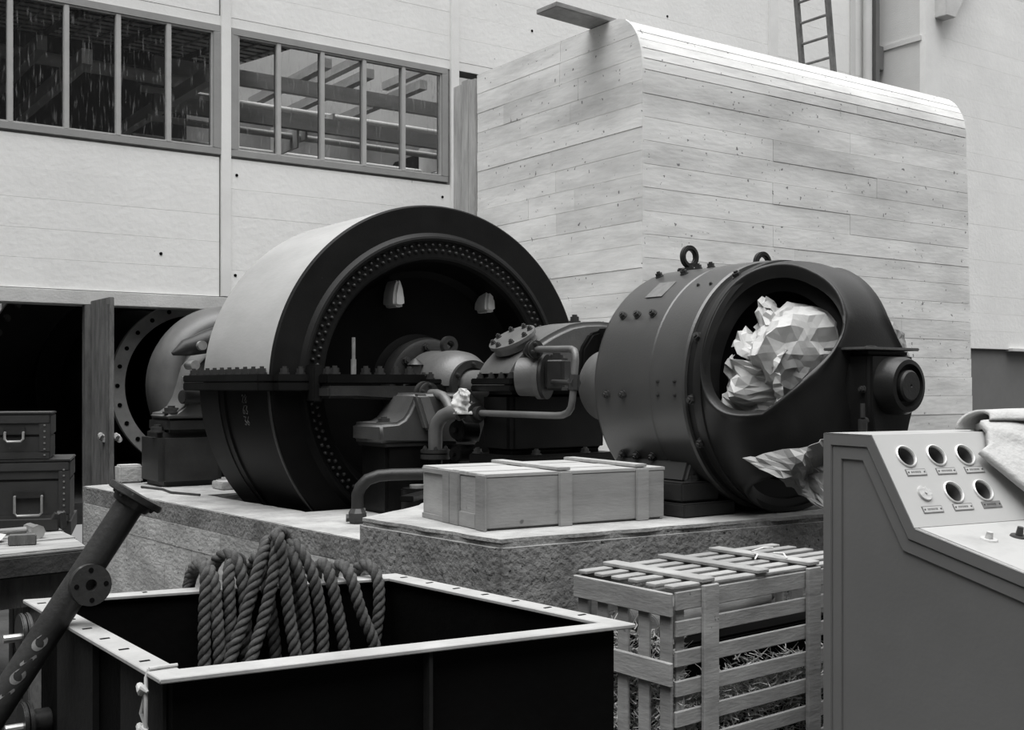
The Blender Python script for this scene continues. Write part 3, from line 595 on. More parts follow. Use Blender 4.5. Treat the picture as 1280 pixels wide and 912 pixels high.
q = MB(); q.cyl((5.20, 7.02, 1.78), (5.20, 7.05, 1.78), .07, k=20); q.cyl((5.20, 7.055, 1.78), (5.21, 7.09, 1.78), .07, k=20); q.cyl((5.20, 7.06, 1.78), (5.32, 7.30, 1.77), .045, k=16); q.build('loop_flange', M['cast'], pb, bevel=.005)
bolts(pb, [((5.20+.048*cos(a), 7.02, 1.78+.048*sin(a)), (0, -1, 0)) for a in [2*pi*i/4+.4 for i in range(4)]], .014, .02)
q = MB(); q.cyl((5.30, 6.95, 1.53), (5.14, 6.50, 1.52), .020, k=10); q.cyl((5.15, 6.53, 1.52), (5.13, 6.45, 1.52), .040, k=8); q.build('cross_fitting', M['bolt'], pb)
for i, (c, r_) in enumerate((((5.12, 8.02, 1.13), .10), ((5.10, 8.02, .93), .075))):
    c = Vector(c); q = MB(); q.cyl(c+Vector((.16, 0, 0)), c, r_, k=24); q.cyl(c, c-Vector((.02, .01, 0)), r_*.8, k=24); q.cyl(c-Vector((.02, 0, 0)), c-Vector((.06, .02, 0)), r_*.3, k=6); q.build('blank_flange', M['steel'], pb, bevel=.006)
# rag on the valve
q = MB(); g = 26; kk = 40; vs = []; fs = []
for i in range(g+1):
    for j in range(kk):
        a = 2*pi*j/kk; h = i/g; r_ = .030+.050*math.sin(pi*min(1, .15+h*.85))*(1-.25*h)+.028*max(0, 1-h*4)
        r_ *= 1+.10*sin(a*4+h*3)+.06*sin(a*7-h*4); p = Vector((cos(a), sin(a), h*2.2)); r_ += crumple(p, 4, 6, 1.2)*.022
        vs.append(Vector((5.03+cos(a)*r_-.02*h, 7.79+sin(a)*r_, 1.27+h*.20+.012*sin(a*2+1)*h)))
for i in range(g):
    for j in range(kk): fs.append((i*kk+j, i*kk+(j+1) % kk, (i+1)*kk+(j+1) % kk, (i+1)*kk+j))
fs.append(tuple(range(g*kk, g*kk+kk)))
q.add(vs, fs); tag(q.build('rag', M['paper'], ang=25), 'pale rag tied over the valve of the oil pipe', 'rag')
# ================================================================== GENERATOR
gn = thing('generator', 'big round grey generator with an open end bell and two eyebolts', 'generator', (CX, 5.4, .70))
YG = 4.95; GO = (CX, YG, CZ); RG = .80
q = MB(); q.rev([(.93, .30), (.93, .72), (.925, .765), (.90, .79), (.87, RG), (.36, RG), (.35, RG-.006), (.33, RG-.006), (.32, RG+.004), (.06, RG+.004), (.045, RG-.005), (.04, .74)], GO, 'Y', k=96, zmin=.71)
q.build('barrel', M['gen'], gn, ang=28)
q = MB(); q.rev([(.045, .60), (.045, .775), (-.055, .775), (-.055, .60)], GO, 'Y', k=96, zmin=.705); q.build('groove', M['gend'], gn, ang=28)
q = MB(); q.rev([(1.75, .25), (1.72, .27), (1.62, .28), (1.56, .30), (1.30, .33), (.93, .40)], GO, 'Y', k=48); o = q.build('shaft_neck', M['castl'], gn, ang=28); o['label'] = 'pale neck round the shaft'
# end bell: three arms between three rounded openings
BP = [(0, .785), (.10, .785), (.22, .765), (.34, .72), (.45, .655), (.54, .57), (.60, .47), (.635, .36), (.65, .24)]
def bell(s, a, off=0):
    x = min(max(s, 0), .9999)*(len(BP)-1); i = int(x); f = x-i
    p0 = BP[max(i-1, 0)]; p1 = BP[i]; p2 = BP[min(i+1, len(BP)-1)]; p3 = BP[min(i+2, len(BP)-1)]
    cr = lambda c0, c1, c2, c3: .5*(2*c1+(c2-c0)*f+(2*c0-5*c1+4*c2-c3)*f*f+(3*c1-c0-3*c2+c3)*f**3)
    y = cr(p0[0], p1[0], p2[0], p3[0]); r = cr(p0[1], p1[1], p2[1], p3[1])
    dy = p2[0]-p1[0]; dr = p2[1]-p1[1]; ln = math.hypot(dy, dr) or 1; ny, nr = -dr/ln, dy/ln
    y += ny*off; r += nr*off
    return Vector((CX+r*cos(a), YG-.05-y, CZ+r*sin(a)))
q = MB(); NT = 72; LV = [1.0, .8, .6, .4, .25, .14, .07, .03, 0]
ring_off = [0, 0, 0, 0, .002, .010, .018, .016, .004]
for sc_, sk in ((R(150), -1), (R(270), 0), (R(30), 1)):
    vs = []; fs = []
    for i in range(NT):
        t = 2*pi*i/NT; c, s_ = cos(t), sin(t)
        sg = lambda w: (1 if w >= 0 else -1)
        e = 2/(3.2 if s_ < 0 else 2.4); hx, hy = sg(c)*abs(c)**e, sg(s_)*abs(s_)**e
        kx = 1/max(abs(c), abs(s_)); ox, oy = c*kx, s_*kx
        for L_, of in zip(LV, ring_off):
            ha = (1-L_)*(hx*R(43 if hy < 0 else 43-10*hy)+sk*R(10)*max(hy, 0))+L_*ox*R(60); ss = (1-L_)*(.45+hy*.40)+L_*(.5+oy*.5)
            vs.append(bell(ss, sc_+ha, of))
    m_ = len(LV)
    for i in range(NT):
        j = (i+1) % NT
        for k in range(m_-1): fs.append((i*m_+k, j*m_+k, j*m_+k+1, i*m_+k+1))
    # return lip going inwards round the opening
    base = len(vs)
    for i in range(NT):
        p = vs[i*m_+m_-1]; ax = Vector((CX, p.y+.10, CZ)); vs.append(p+(ax-p).normalized()*.075)
    for i in range(NT): fs.append((i*m_+m_-1, ((i+1) % NT)*m_+m_-1, base+(i+1) % NT, base+i))
    q.add(vs, fs)
q.build('end_bell', M['bell'], gn, ang=75)
q = MB(); q.rev([(-.02, .79), (-.055, .80), (-.09, .795), (-.10, .765)], GO, k=96); q.build('bell_ring', M['bell'], gn, ang=40)
# dark inside: stator ring, rotor
q = MB(); q.rev([(.03, .76), (.03, .30), (-.30, .30), (-.30, .12), (-.66, .11)], GO, k=40); q.build('rotor', M['black'], gn, ang=30)
# bearing block at the end
q = MB(); q.prism([(-.20, -.10), (-.16, -.34), (.16, -.34), (.24, -.10), (.22, .20), (-.20, .20)], 0, .26, 'Y')
for v in q.v: v += Vector((CX, YG-.70-.14, CZ))
q.build('bearing_block', M['bell'], gn, bevel=.03, seg=3)
q = MB(); q.box(CX-.26, CX+.24, YG-.86, YG-.56, CZ+.205, CZ+.222); q.build('block_cover', M['castl'], gn, bevel=.004)
q = MB(); q.rev([(-.80, .17), (-.93, .165), (-.96, .15), (-.965, .125), (-.93, .118), (-.93, .0)], GO, k=48); q.build('end_cap', M['bell'], gn, ang=40)
q = MB(); q.rev([(-.93, .09), (-.965, .09), (-.975, .08), (-.975, .01), (-.965, .0)], GO, k=40); o = q.build('cap_disc', M['cast'], gn, ang=30); o['label'] = 'paler disc in the end cap'
q = MB(); q.cyl((CX-.21, YG-.82, CZ-.20), (CX-.26, YG-.84, CZ-.20), .022, k=10); q.cyl((CX-.26, YG-.84, CZ-.18), (CX-.26, YG-.84, CZ-.10), .014, k=8); q.cyl((CX-.26, YG-.84, CZ-.27), (CX-.26, YG-.84, CZ-.19), .026, k=10); q.build('drain_cock', M['bolt'], gn)
bolts(gn, [((CX-.205, YG-.80, CZ-.02), (-1, 0, 0))], .018, .025)
# bolts on the barrel
pos = []
for deg, ys in ((112, (.80, .56)), (145, (.76, .62, .47)), (184, (.76, .60)), (214, (.76, .62, .47)), (98, (.50, .62))):
    for y in ys:
        a = R(deg); pos.append(((CX+(RG-.002)*cos(a), YG+y, CZ+(RG-.002)*sin(a)), (cos(a), 0, sin(a))))
bolts(gn, pos, .023, .030)
pos = [((CX+.775*cos(a), YG-.005, CZ+.775*sin(a)), (cos(a), 0, sin(a))) for a in (R(120), R(158), R(186), R(206))]
bolts(gn, pos, .026, .035)
pos = [((CX+.803*cos(R(d)), YG+y, CZ+.803*sin(R(d))), (cos(R(d)), 0, sin(R(d)))) for d, y in ((178, .27), (184, .27), (178, .12), (184, .12), (128, .23), (128, .12))]
bolts(gn, pos, .010, .012)
for y, ex_ in ((.80, -.02), (.42, .30)):
    q = MB(); xx = CX+ex_; z0 = CZ+math.sqrt(RG*RG-ex_*ex_)-.008; q.box(xx-.075, xx+.075, YG+y-.05, YG+y+.05, z0-.03, z0+.025); q.cyl((xx, YG+y, z0+.02), (xx, YG+y, z0+.05), .03, k=12)
    q.rev([(-.020, .045), (-.020, .080), (.020, .080), (.020, .045)], (xx, YG+y, z0+.105), 'Y', k=28, close=True); q.build('eyebolt', M['cast'], gn, bevel=.008)
q = MB(); vs = []
for d in (122, 134):
    for y in (.50, .66): vs.append((CX+.804*cos(R(d)), YG+y, CZ+.804*sin(R(d))))
vs2 = [(Vector(v)-Vector((CX, 0, CZ))) for v in vs]; vs += [tuple(Vector((CX, 0, CZ))+Vector((w.x*1.004, w.y, w.z*1.004))) for w in vs2]
q.add(vs, [(0,1,3,2), (4,6,7,5), (0,4,5,1), (1,5,7,3), (3,7,6,2), (2,6,4,0)]); q.build('name_plate', M['plate'], gn, flat=True)
# foot
q = MB(); q.prism([(4.90, .90), (5.12, .90), (5.18, 1.0), (5.25, 1.05), (5.05, 1.10), (4.95, 1.04)], 5.10, 5.80, 'Y'); q.build('foot', M['gen'], gn, bevel=.02)
q = MB(); q.box(4.82, 5.14, 5.03, 5.86, .79, .91); q.build('foot_pad', M['cast'], gn, bevel=.012)
q = MB(); q.box(4.80, 5.24, 4.99, 5.90, .70, .785); q.build('sole_plate', M['cast'], gn, bevel=.010)
bolts(gn, [((4.98, 5.12, .91), (0, 0, 1))], .045, .035)
# crumpled wrapping paper
def paper_blob(name, c, rad, seed, m, label, planes=24, sub=6, amp=.02):
    """a ball of paper: flat facets cut by random planes, then creased"""
    rn = random.Random(seed); PLN = []
    for i in range(planes):
        d = Vector((rn.gauss(0, 1), rn.gauss(0, 1), rn.gauss(0, 1))).normalized(); PLN.append((d, rn.uniform(.72, 1.0)))
    DENT = [(Vector((rn.gauss(0, 1), rn.gauss(0, 1), rn.gauss(0, 1))).normalized(), rn.uniform(.25, .45), rn.uniform(.08, .20)) for i in range(16)]
    bm = bmesh.new(); bmesh.ops.create_icosphere(bm, subdivisions=3, radius=1)
    for v in bm.verts:
        p = v.co.normalized(); r = min([h/d.dot(p) for d, h in PLN if d.dot(p) > .2]+[1.15])
        for d, w, k in DENT:
            g = 1-(d-p).length/w
            if g > 0: r -= k*g*.6
        r += rn.gauss(0, .045); t = Vector((rn.gauss(0, 1), rn.gauss(0, 1), rn.gauss(0, 1)))*.022; p = p*r+t
        v.co = Vector((p.x*rad[0], p.y*rad[1], p.z*rad[2]))
    bmesh.ops.subdivide_edges(bm, edges=bm.edges[:], cuts=1, use_grid_fill=True)
    for v in bm.verts: v.co += Vector((rn.gauss(0, 1), rn.gauss(0, 1), rn.gauss(0, 1)))*.0028
    me = bpy.data.meshes.new(name); bm.to_mesh(me); bm.free(); me.materials.append(M[m]); o = bpy.data.objects.new(name, me); COL.objects.link(o); o.location = c
    return tag(o, label, 'paper')
paper_blob('crumpled_paper', (5.34, 4.64, 1.685), (.36, .24, .34), 21, 'paper', 'crumpled pale wrapping paper stuffed in the generator opening')
def sheet(name, P, nu, nv, seed, m, label, amp=.05, f=3, bend=None):
    """a crumpled sheet hung between four corners"""
    rn_ = random.Random(seed); a, b, c, d = [Vector(p) for p in P]; q = MB(); vs = []; nn = (b-a).cross(d-a).normalized()
    for i in range(nu+1):
        for j in range(nv+1):
            u, v = i/nu, j/nv; p = a.lerp(b, u).lerp(d.lerp(c, u), v)
            p += nn*(crumple(p, seed, 9, f)*amp*f)+Vector((rn_.gauss(0, 1), rn_.gauss(0, 1), rn_.gauss(0, 1)))*.006; vs.append(p)
    fs = [(i*(nv+1)+j, (i+1)*(nv+1)+j, (i+1)*(nv+1)+j+1, i*(nv+1)+j+1) for i in range(nu) for j in range(nv)]
    q.add(vs, fs); o = q.build(name, M[m], solid=.003, flat=True); return tag(o, label, 'paper')
def lining(a0, a1, y0_, y1_, r0, r1, seed, label):
    q = MB(); nu, nv = 17, 12; vs = []; rn = random.Random(seed)
    for i in range(nu+1):
        for j in range(nv+1):
            u, v = i/nu, j/nv; a = R(a0+(a1-a0)*u+6*sin(v*4)); rr_ = r0+(r1-r0)*u-.10*v
            p = Vector((cos(a)*rr_, y0_+(y1_-y0_)*v, sin(a)*rr_)); p += Vector((cos(a), 0, sin(a)))*crumple(p, seed, 8, 4)*.25+Vector((rn.gauss(0, 1), rn.gauss(0, 1), rn.gauss(0, 1)))*.009
            vs.append(p+Vector((CX, 0, CZ)))
    q.add(vs, [(i*(nv+1)+j, (i+1)*(nv+1)+j, (i+1)*(nv+1)+j+1, i*(nv+1)+j+1) for i in range(nu) for j in range(nv)])
    tag(q.build('paper_sheet', M['paper'], solid=.003, flat=True), label, 'paper')
lining(160, 206, 4.86, 4.45, .62, .62, 5, 'pale paper sheet lining the lower left of the generator opening')
lining(112, 158, 4.80, 4.52, .50, .60, 15, 'smooth paper sheet above and behind the crumpled ball in the opening')
sheet('hanging_paper', [(4.66, 4.335, 1.09), (5.02, 4.06, 1.23), (5.02, 4.05, .80), (4.95, 4.10, .84)], 13, 11, 8, 'paperd', 'dull paper hanging under the generator end bell', .10, 5)
paper_blob('paper_wad', (6.02, 4.45, 1.68), (.17, .14, .22), 33, 'paperd', 'small wad of paper poking out behind the end bell', 30, 5)
# ================================================================== REAR OF THE SET
rp_ = thing('rear_bearing', 'dark pedestal bearing behind the drum casing', 'bearing', (4.9, 12.5, .416))
q = MB(); q.box(3.92, 4.62, 12.02, 12.70, .416, 1.00); q.build('pedestal', M['cast'], rp_, bevel=.06, seg=4, ang=50)
q = MB(); q.box(4.0, 4.9, 12.02, 12.66, 1.00, 1.155); q.build('pedestal_cap', M['cast'], rp_, bevel=.03, seg=2)
q = MB(); q.prism([(3.99, 1.15), (4.95, 1.15), (5.4, 1.6), (5.4, 2.05), (4.6, 2.0), (4.34, 1.72), (4.28, 1.50), (4.24, 1.38), (4.18, 1.28), (4.10, 1.22), (3.99, 1.20)], 12.0, 12.6, 'Y'); q.build('bracket', M['castl'], rp_, bevel=.05, seg=3, ang=50)
bolts(rp_, [((4.07, 12.1, 1.205), (0, 0, 1)), ((3.955, 12.20, 1.00), (0, 0, 1))], .075, .06)
q = MB(); q.rev([(10.78, .8), (11.3, .72), (12.0, .5), (13.6, .45)], (CX, 0, CZ), k=40); q.build('shaft_housing', M['castl'], rp_)
q = MB(); q.tube([(4.03, 11.95, 1.84), (4.16, 11.95, 1.90), (4.42, 11.95, 1.98), (4.7, 11.95, 2.06)], [.02, .09, .13, .15], 12); q.build('lever', M['cast'], rp_)
q = MB(); q.cyl((4.30, 11.78, 1.93), (4.30, 12.0, 1.93), .05, k=16); q.cyl((4.22, 11.78, 1.72), (4.22, 12.0, 1.72), .05, k=16); q.cyl((4.10, 11.84, 1.545), (4.5, 11.84, 1.545), .055, k=8); q.build('pin', M['bright'], rp_)
q = MB(); q.cyl((4.13, 11.95, 1.38), (4.45, 12.05, 1.38), .075, k=24); q.build('round_cover', M['cast'], rp_, bevel=.01)
dm = thing('inlet_dome', 'grey domed cover in the doorway behind the drum', 'dome', (CX, 14.4, 0))
q = MB(); q.rev([(14.62, 1.02), (14.50, 1.05), (14.36, 1.035), (14.22, .97), (14.14, .88), (14.12, .80), (14.16, .74), (14.10, .70), (13.9, .55), (13.7, .45), (13.6, .3)], (CX-.0, 0, CZ), k=72); q.build('shell', M['castl'], dm, ang=50)
q = MB(); q.box(5.0, 6.2, 13.85, 14.35, -.8, .9); q.build('saddle', M['steel'], dm)
# ================================================================== NAILED BOX ON THE HIGH PLINTH
bxr = math.atan2(5.063-5.184, 4.701-3.487); bw = 1.225; bd = .80; bh = .31
wbx = thing('wooden_box', 'long closed wooden box nailed with battens, standing on the high plinth', 'box', (3.487, 5.184, .701), bxr)
def lb(name, m, p, **k):
    q = MB(); q.box(*p); return q.build(name, M[m], wbx, world=False, **k)
g = .018
lb('front_panel', 'box', (.005, bw-.005, .0, g, .012, bh-.02), bevel=.002); lb('back_panel', 'box', (0, bw, bd-g, bd, .012, bh-.02), bevel=.002)
lb('side_panel', 'box', (0, g, g, bd-g, .012, bh-.02), bevel=.002); lb('side_panel', 'box', (bw-g, bw, g, bd-g, .012, bh-.02), bevel=.002)
lb('bottom_panel', 'box', (.02, bw-.02, .02, bd-.02, 0, .012))
for i in range(4): lb('lid_board', 'boxtop', (-.005, bw+.005, i*bd/4-.004+.003, (i+1)*bd/4-.002, bh-.018, bh+.002+.003*(i % 2)), bevel=.003)
for x in (.47, 1.01): lb('front_batten', 'box', (x, x+.085, -.022, -.001, -.0, bh-.004), bevel=.003)
for x in (.47, 1.01): lb('lid_batten', 'boxtop', (x, x+.085, .0, bd, bh+.006, bh+.024), bevel=.003)
for y in (-.022, .30, ): lb('end_batten', 'box', (-.020, -.001, y, y+.105, .0, bh-.004), bevel=.003)
lb('end_batten', 'box', (-.020, -.001, .41, .50, .0, bh-.004), bevel=.003); lb('end_board', 'box', (-.012, -.001, .10, .30, .002, .085), bevel=.002); lb('end_frame', 'box', (-.014, -.001, .505, .79, .0, .03), bevel=.002); lb('end_frame', 'box', (-.014, -.001, .505, .79, bh-.034, bh-.006), bevel=.002)
# ================================================================== SLATTED CRATE WITH STRAW
sc = thing('slatted_crate', 'open slatted wooden crate filled with straw', 'crate', (2.94, 3.10, 0), R(3.5))
sw, sd, sh = 1.22, .53, .735
rs = random.Random(5)
def sl(name, p, rot=None, **k):
    q = MB(); q.box(*p)
    c = sum(q.v, Vector())/8; rm = Matrix.Rotation(rs.uniform(-.006, .006), 3, 'YXZ'[rs.randrange(3)])
    for v in q.v: v[:] = c+rm@(v-c)
    return q.build(name, M['slat'], sc, world=False, bevel=.003, seg=1)
for i in range(7):                                              # front and back slats
    z1 = sh-(.004 if i == 0 else .0)-i*.1125; h = .060 if i else .070
    sl('front_slat', (0, sw, 0, .014, max(z1-h, .004), z1)); sl('back_slat', (0, sw, sd-.014, sd, max(z1-h, .004), z1))
for x in (.135, .775): sl('front_batten', (x, x+.085, -.020, -.002, .0, sh+.010))
for x in (.02, 1.155): sl('corner_post', (x, x+.045, .016, .045, 0, sh-.06)); sl('corner_post', (x, x+.045, sd-.045, sd-.016, 0, sh-.06))
for x0, x1 in ((-.020, -.002), (sw+.002, sw+.02)):
    for i in range(5):
        y = .010+i*.114; sl('end_slat', (x0+.004, x1, y, y+.060, 0, sh-.05))
for z in (sh-.092, .385, .03): sl('end_rail', (-.036, -.018, -.004, sd+.004, z, z+.088)); sl('end_rail', (sw+.022, sw+.038, 0, sd, z, z+.088))
for i in range(6):
    y = .004+i*.0955; sl('lid_slat', (-.01, sw+.01, y, y+.050, sh+.002, sh+.016))
for x in (.135, .46, .79): sl('lid_batten', (x, x+.072, -.01, sd+.01, sh+.018, sh+.034))
# straw in the crate: nobody could count it
q = MB(); rr = random.Random(9)
for i in range(12000):
    x = rr.uniform(.06, sw-.05); y = rr.uniform(.055, sd-.055); top = .33+.08*noise.noise(Vector((x*3, y*3, 1)))+.06*(y/sd); z = top-abs(rr.gauss(0, .09)) if rr.random() < .6 else rr.uniform(.03, top)
    if rr.random() < .40: y = .018+rr.random()*.05
    if rr.random() < .25: x = .004+rr.random()*.06; z = rr.uniform(.03, .56-.3*x)
    z = max(z, .02); a = rr.uniform(0, 2*pi); e = rr.gauss(0, .5); L_ = rr.uniform(.03, .085)
    d = Vector((cos(a)*cos(e), sin(a)*cos(e), sin(e)))*L_; p = Vector((x, y, z))
    for k_, hi_ in ((0, sw), (1, sd)):
        if not .004 < p[k_]+d[k_] < hi_-.01: d[k_] = -d[k_]
        if not .004 < p[k_]+d[k_] < hi_-.01: d[k_] = 0
    if p.z+d.z < .006: d.z = abs(d.z)
    if d.length < .006: continue
    w_ = d.cross(Vector((rr.random()-.5, rr.random()-.5, rr.random()))).normalized()*.0027
    mid = p+d*.5+Vector((rr.uniform(-1, 1), rr.uniform(-1, 1), rr.uniform(-1, 1)))*.008
    q.add([p-w_, p+w_, mid+w_, mid-w_, p+d+w_*.4, p+d-w_*.4], [(0, 1, 2, 3), (3, 2, 4, 5)])
so = q.build('straw', M['straw'], flat=True); so.location = sc.location; so.rotation_euler = sc.rotation_euler; so['kind'] = 'stuff'; tag(so, 'loose straw packed inside the slatted crate', 'straw')
q = MB(); q.box(.10, sw-.08, .12, sd-.06, .004, .49); st = q.build('shade_block', M['black'], bevel=.01); st.location = sc.location; st.rotation_euler = sc.rotation_euler; tag(st, 'black block added for the shade inside the slatted crate', 'shade block')  # black block stands in for the shade between straw and rolls
for i, (a, b, r_) in enumerate((((.10, .24, .552), (.95, .36, .552), .05), ((.12, .40, .552), (1.1, .46, .552), .055))):
    q = MB(); q.cyl(a, b, r_, k=18); o = q.build('packed_roll', M['slat'], bevel=.004); o.location = sc.location; o.rotation_euler = sc.rotation_euler
    tag(o, ['front one of two pale rolls lying on the straw in the slatted crate', 'rear one of two pale rolls lying on the straw in the slatted crate'][i], 'roll', 'rolls in the slatted crate')
for i, (x, y, z, a) in enumerate(((.70, .20, sh+.030, .5), (.80, .30, sh+.044, -.3), (.76, .08, sh+.042, .9))):
    q = MB(); q.tube([(x, y, z), (x+.06*cos(a), y+.06*sin(a), z+.012), (x+.13*cos(a+.2), y+.13*sin(a+.2), z+.004)], .0035, 6); o = q.build('stray_straw', M['straw']); o.location = sc.location; o.rotation_euler = sc.rotation_euler
    tag(o, ['stray straw lying nearest the left on the crate lid', 'stray straw lying furthest back on the crate lid', 'stray straw at the near edge of the crate lid'][i], 'straw', 'stray straws on the crate lid')
# ================================================================== TANK, ROPE, CORD
TX0, TX1, TY0, TY1, TZ = .935, 2.36, 2.80, 4.08, .75
tn = thing('steel_tank', 'black open steel tank with a pale bolted rim', 'tank', ((TX0+TX1)/2, 3.4, 0))
def tl(x, y): # the tank stands a little askew
    return x, y
cs = [(.94, 2.885), (2.385, 2.695), (2.245, 3.975), (.90, 4.24)]
cx_, cy_ = sum(c[0] for c in cs)/4, sum(c[1] for c in cs)/4
def ins(d):
    out = []
    for x, y in cs: out.append((x-(d if x > cx_ else -d), y-(d if y > cy_ else -d)))
    return out
ou, inn, wl, wi = ins(0), ins(.085), ins(.055), ins(.063)
def ring(b, A, B, z0, z1):
    k = 4; vs = [(*p, z0) for p in A]+[(*p, z1) for p in A]+[(*p, z0) for p in B]+[(*p, z1) for p in B]; fs = []
    for i in range(4):
        j = (i+1) % 4; fs += [(i, j, j+4, i+4), (i+8, i+12, j+12, j+8), (i+4, j+4, j+12, i+12), (i, i+8, j+8, j)]
    b.add(vs, fs)
q = MB(); ring(q, ou, ins(.080), .738, .752); o = q.build('rim', M['rim'], tn, bevel=.003, seg=1); o['label'] = 'pale flat rim with bolt holes'
q = MB(); ring(q, ins(.050), ins(.060), 0, .738); q.add([(*p, .02) for p in ins(.06)], [(0, 1, 2, 3)]); q.build('wall', M['tank'], tn, flat=True)
# bolt slots on the rim
q = MB()
for i, j in ((3, 0), (2, 1)):
    a, b = Vector((*ins(.035)[i], .7523)), Vector((*ins(.035)[j], .7523))
    for k in range(7):
        c = a.lerp(b, .06+.80*k/6); q.box(c.x-.014, c.x+.014, c.y-.006, c.y+.006, .7520, .7535)
a, b = Vector((*ins(.035)[3], .7523)), Vector((*ins(.035)[2], .7523))
for k in range(5):
    c = a.lerp(b, .06+.88*k/4); q.box(c.x-.008, c.x+.008, c.y-.008, c.y+.008, .7520, .7535)
q.build('bolt_hole', M['black'], tn, kind='stuff')
# stiffeners: front angle, pale plate on the left side
a, b = Vector((*ins(.05)[0], 0)), Vector((*ins(.05)[1], 0)); c = a.lerp(b, .525)
q = MB(); q.box(c.x-.006, c.x+.006, c.y-.035, c.y-.001, .0, .737); q.build('front_stiffener', M['tankl'], tn)
def side(yf, x): # point on the left wall
    p, r_ = Vector((*ins(.05)[3], 0)), Vector((*ins(.05)[0], 0)); c = p.lerp(r_, yf); return Vector((c.x-x, c.y, 0))
q = MB(); p0, p1 = side(.22, .022), side(.52, .022); q.prism([(p0.x, p0.y), (p1.x, p1.y), (p1.x+.02, p1.y), (p0.x+.02, p0.y)], .02, .72, 'Z'); o = q.build('side_plate', M['tankl'], tn); o['label'] = 'paler riveted plate on the left side'
q = MB(); p0, p1 = side(.70, .012), side(.97, .012); q.prism([(p0.x, p0.y), (p1.x, p1.y), (p1.x+.01, p1.y), (p0.x+.01, p0.y)], .02, .72, 'Z'); q.build('side_plate', M['tankl'], tn)
# flanged stubs on the far left side
for z, yf in ((.655, .07), (.36, .09)):
    p = side(yf, 0); q = MB(); q.cyl((p.x, p.y, z), (p.x-.07, p.y, z), .045, k=16); q.cyl((p.x-.06, p.y, z), (p.x-.075, p.y, z), .075, k=28); q.cyl((p.x-.079, p.y, z), (p.x-.094, p.y, z), .075, k=28); o = q.build('flanged_stub', M['cast'], tn, bevel=.004)
    q = MB(); q.cyl((p.x-.09, p.y-.03, z), (p.x-.15, p.y-.03, z), .014, k=10); q.build('stud', M['bright'], o)
# rope coil hung over the rear rim
rpc = thing('rope_coil', 'thick tarred rope coiled in loops over the far rim of the tank', 'rope', (1.75, 4.0, .752))
ra, rbv = Vector((*cs[3], .745)), Vector((*cs[2], .745)); dirx = (rbv-ra).normalized(); diry = Vector((-dirx.y, dirx.x, 0))
ROPE = [[(1.455, 3.968, 0.487), (1.462, 3.987, 0.669), (1.478, 4.014, 0.808), (1.485, 4.074, 0.841), (1.484, 4.156, 0.812), (1.474, 4.188, 0.740), (1.476, 4.177, 0.606)],
[(1.504, 3.948, 0.484), (1.503, 3.968, 0.639), (1.502, 3.999, 0.779), (1.496, 4.031, 0.827), (1.492, 4.103, 0.845), (1.482, 4.176, 0.801), (1.465, 4.180, 0.697)],
[(1.615, 3.977, 0.565), (1.611, 3.988, 0.740), (1.598, 4.011, 0.841), (1.576, 4.056, 0.876), (1.554, 4.111, 0.847), (1.548, 4.153, 0.782), (1.553, 4.152, 0.631)],
[(1.540, 3.971, 0.488), (1.555, 3.978, 0.630), (1.557, 3.999, 0.788), (1.586, 4.044, 0.853), (1.646, 4.113, 0.839), (1.675, 4.138, 0.742)],
[(1.523, 3.913, 0.488), (1.584, 3.922, 0.651), (1.640, 3.931, 0.818), (1.679, 3.964, 0.890), (1.717, 4.018, 0.917), (1.780, 4.087, 0.886), (1.801, 4.113, 0.763)],
[(1.588, 3.880, 0.485), (1.641, 3.890, 0.635), (1.682, 3.892, 0.790), (1.705, 3.908, 0.904), (1.734, 3.953, 0.955), (1.802, 4.042, 0.907), (1.838, 4.106, 0.761)],
[(1.758, 3.857, 0.495), (1.739, 3.871, 0.656), (1.720, 3.885, 0.832), (1.708, 3.887, 0.920), (1.713, 3.927, 0.951), (1.738, 4.044, 0.870), (1.755, 4.112, 0.737)],
[(1.816, 3.886, 0.481), (1.818, 3.891, 0.614), (1.797, 3.900, 0.778), (1.776, 3.925, 0.866), (1.789, 3.983, 0.894), (1.841, 4.055, 0.860), (1.870, 4.090, 0.729)],
[(1.871, 3.865, 0.477), (1.869, 3.876, 0.640), (1.838, 3.892, 0.805), (1.807, 3.929, 0.884), (1.788, 3.973, 0.904), (1.787, 4.065, 0.833), (1.797, 4.104, 0.719)],
[(1.969, 3.876, 0.471), (1.943, 3.892, 0.659), (1.922, 3.916, 0.785), (1.921, 3.968, 0.821), (1.936, 4.056, 0.774), (1.946, 4.085, 0.675)],
[(2.077, 3.835, 0.494), (2.026, 3.855, 0.640), (1.999, 3.881, 0.761), (1.996, 3.943, 0.808), (1.996, 4.024, 0.782), (2.000, 4.074, 0.671)],
[(2.090, 3.873, 0.485), (2.112, 3.874, 0.643), (2.118, 3.898, 0.756), (2.105, 3.952, 0.800), (2.089, 4.016, 0.774), (2.089, 4.057, 0.680)],
[(1.731, 3.974, 0.461), (1.720, 3.987, 0.639), (1.695, 4.002, 0.789), (1.691, 4.054, 0.858), (1.697, 4.114, 0.804), (1.702, 4.133, 0.709)],
[(1.830, 3.945, 0.437), (1.811, 3.959, 0.633), (1.794, 3.972, 0.768), (1.800, 4.022, 0.837), (1.805, 4.092, 0.790), (1.807, 4.112, 0.701)]]

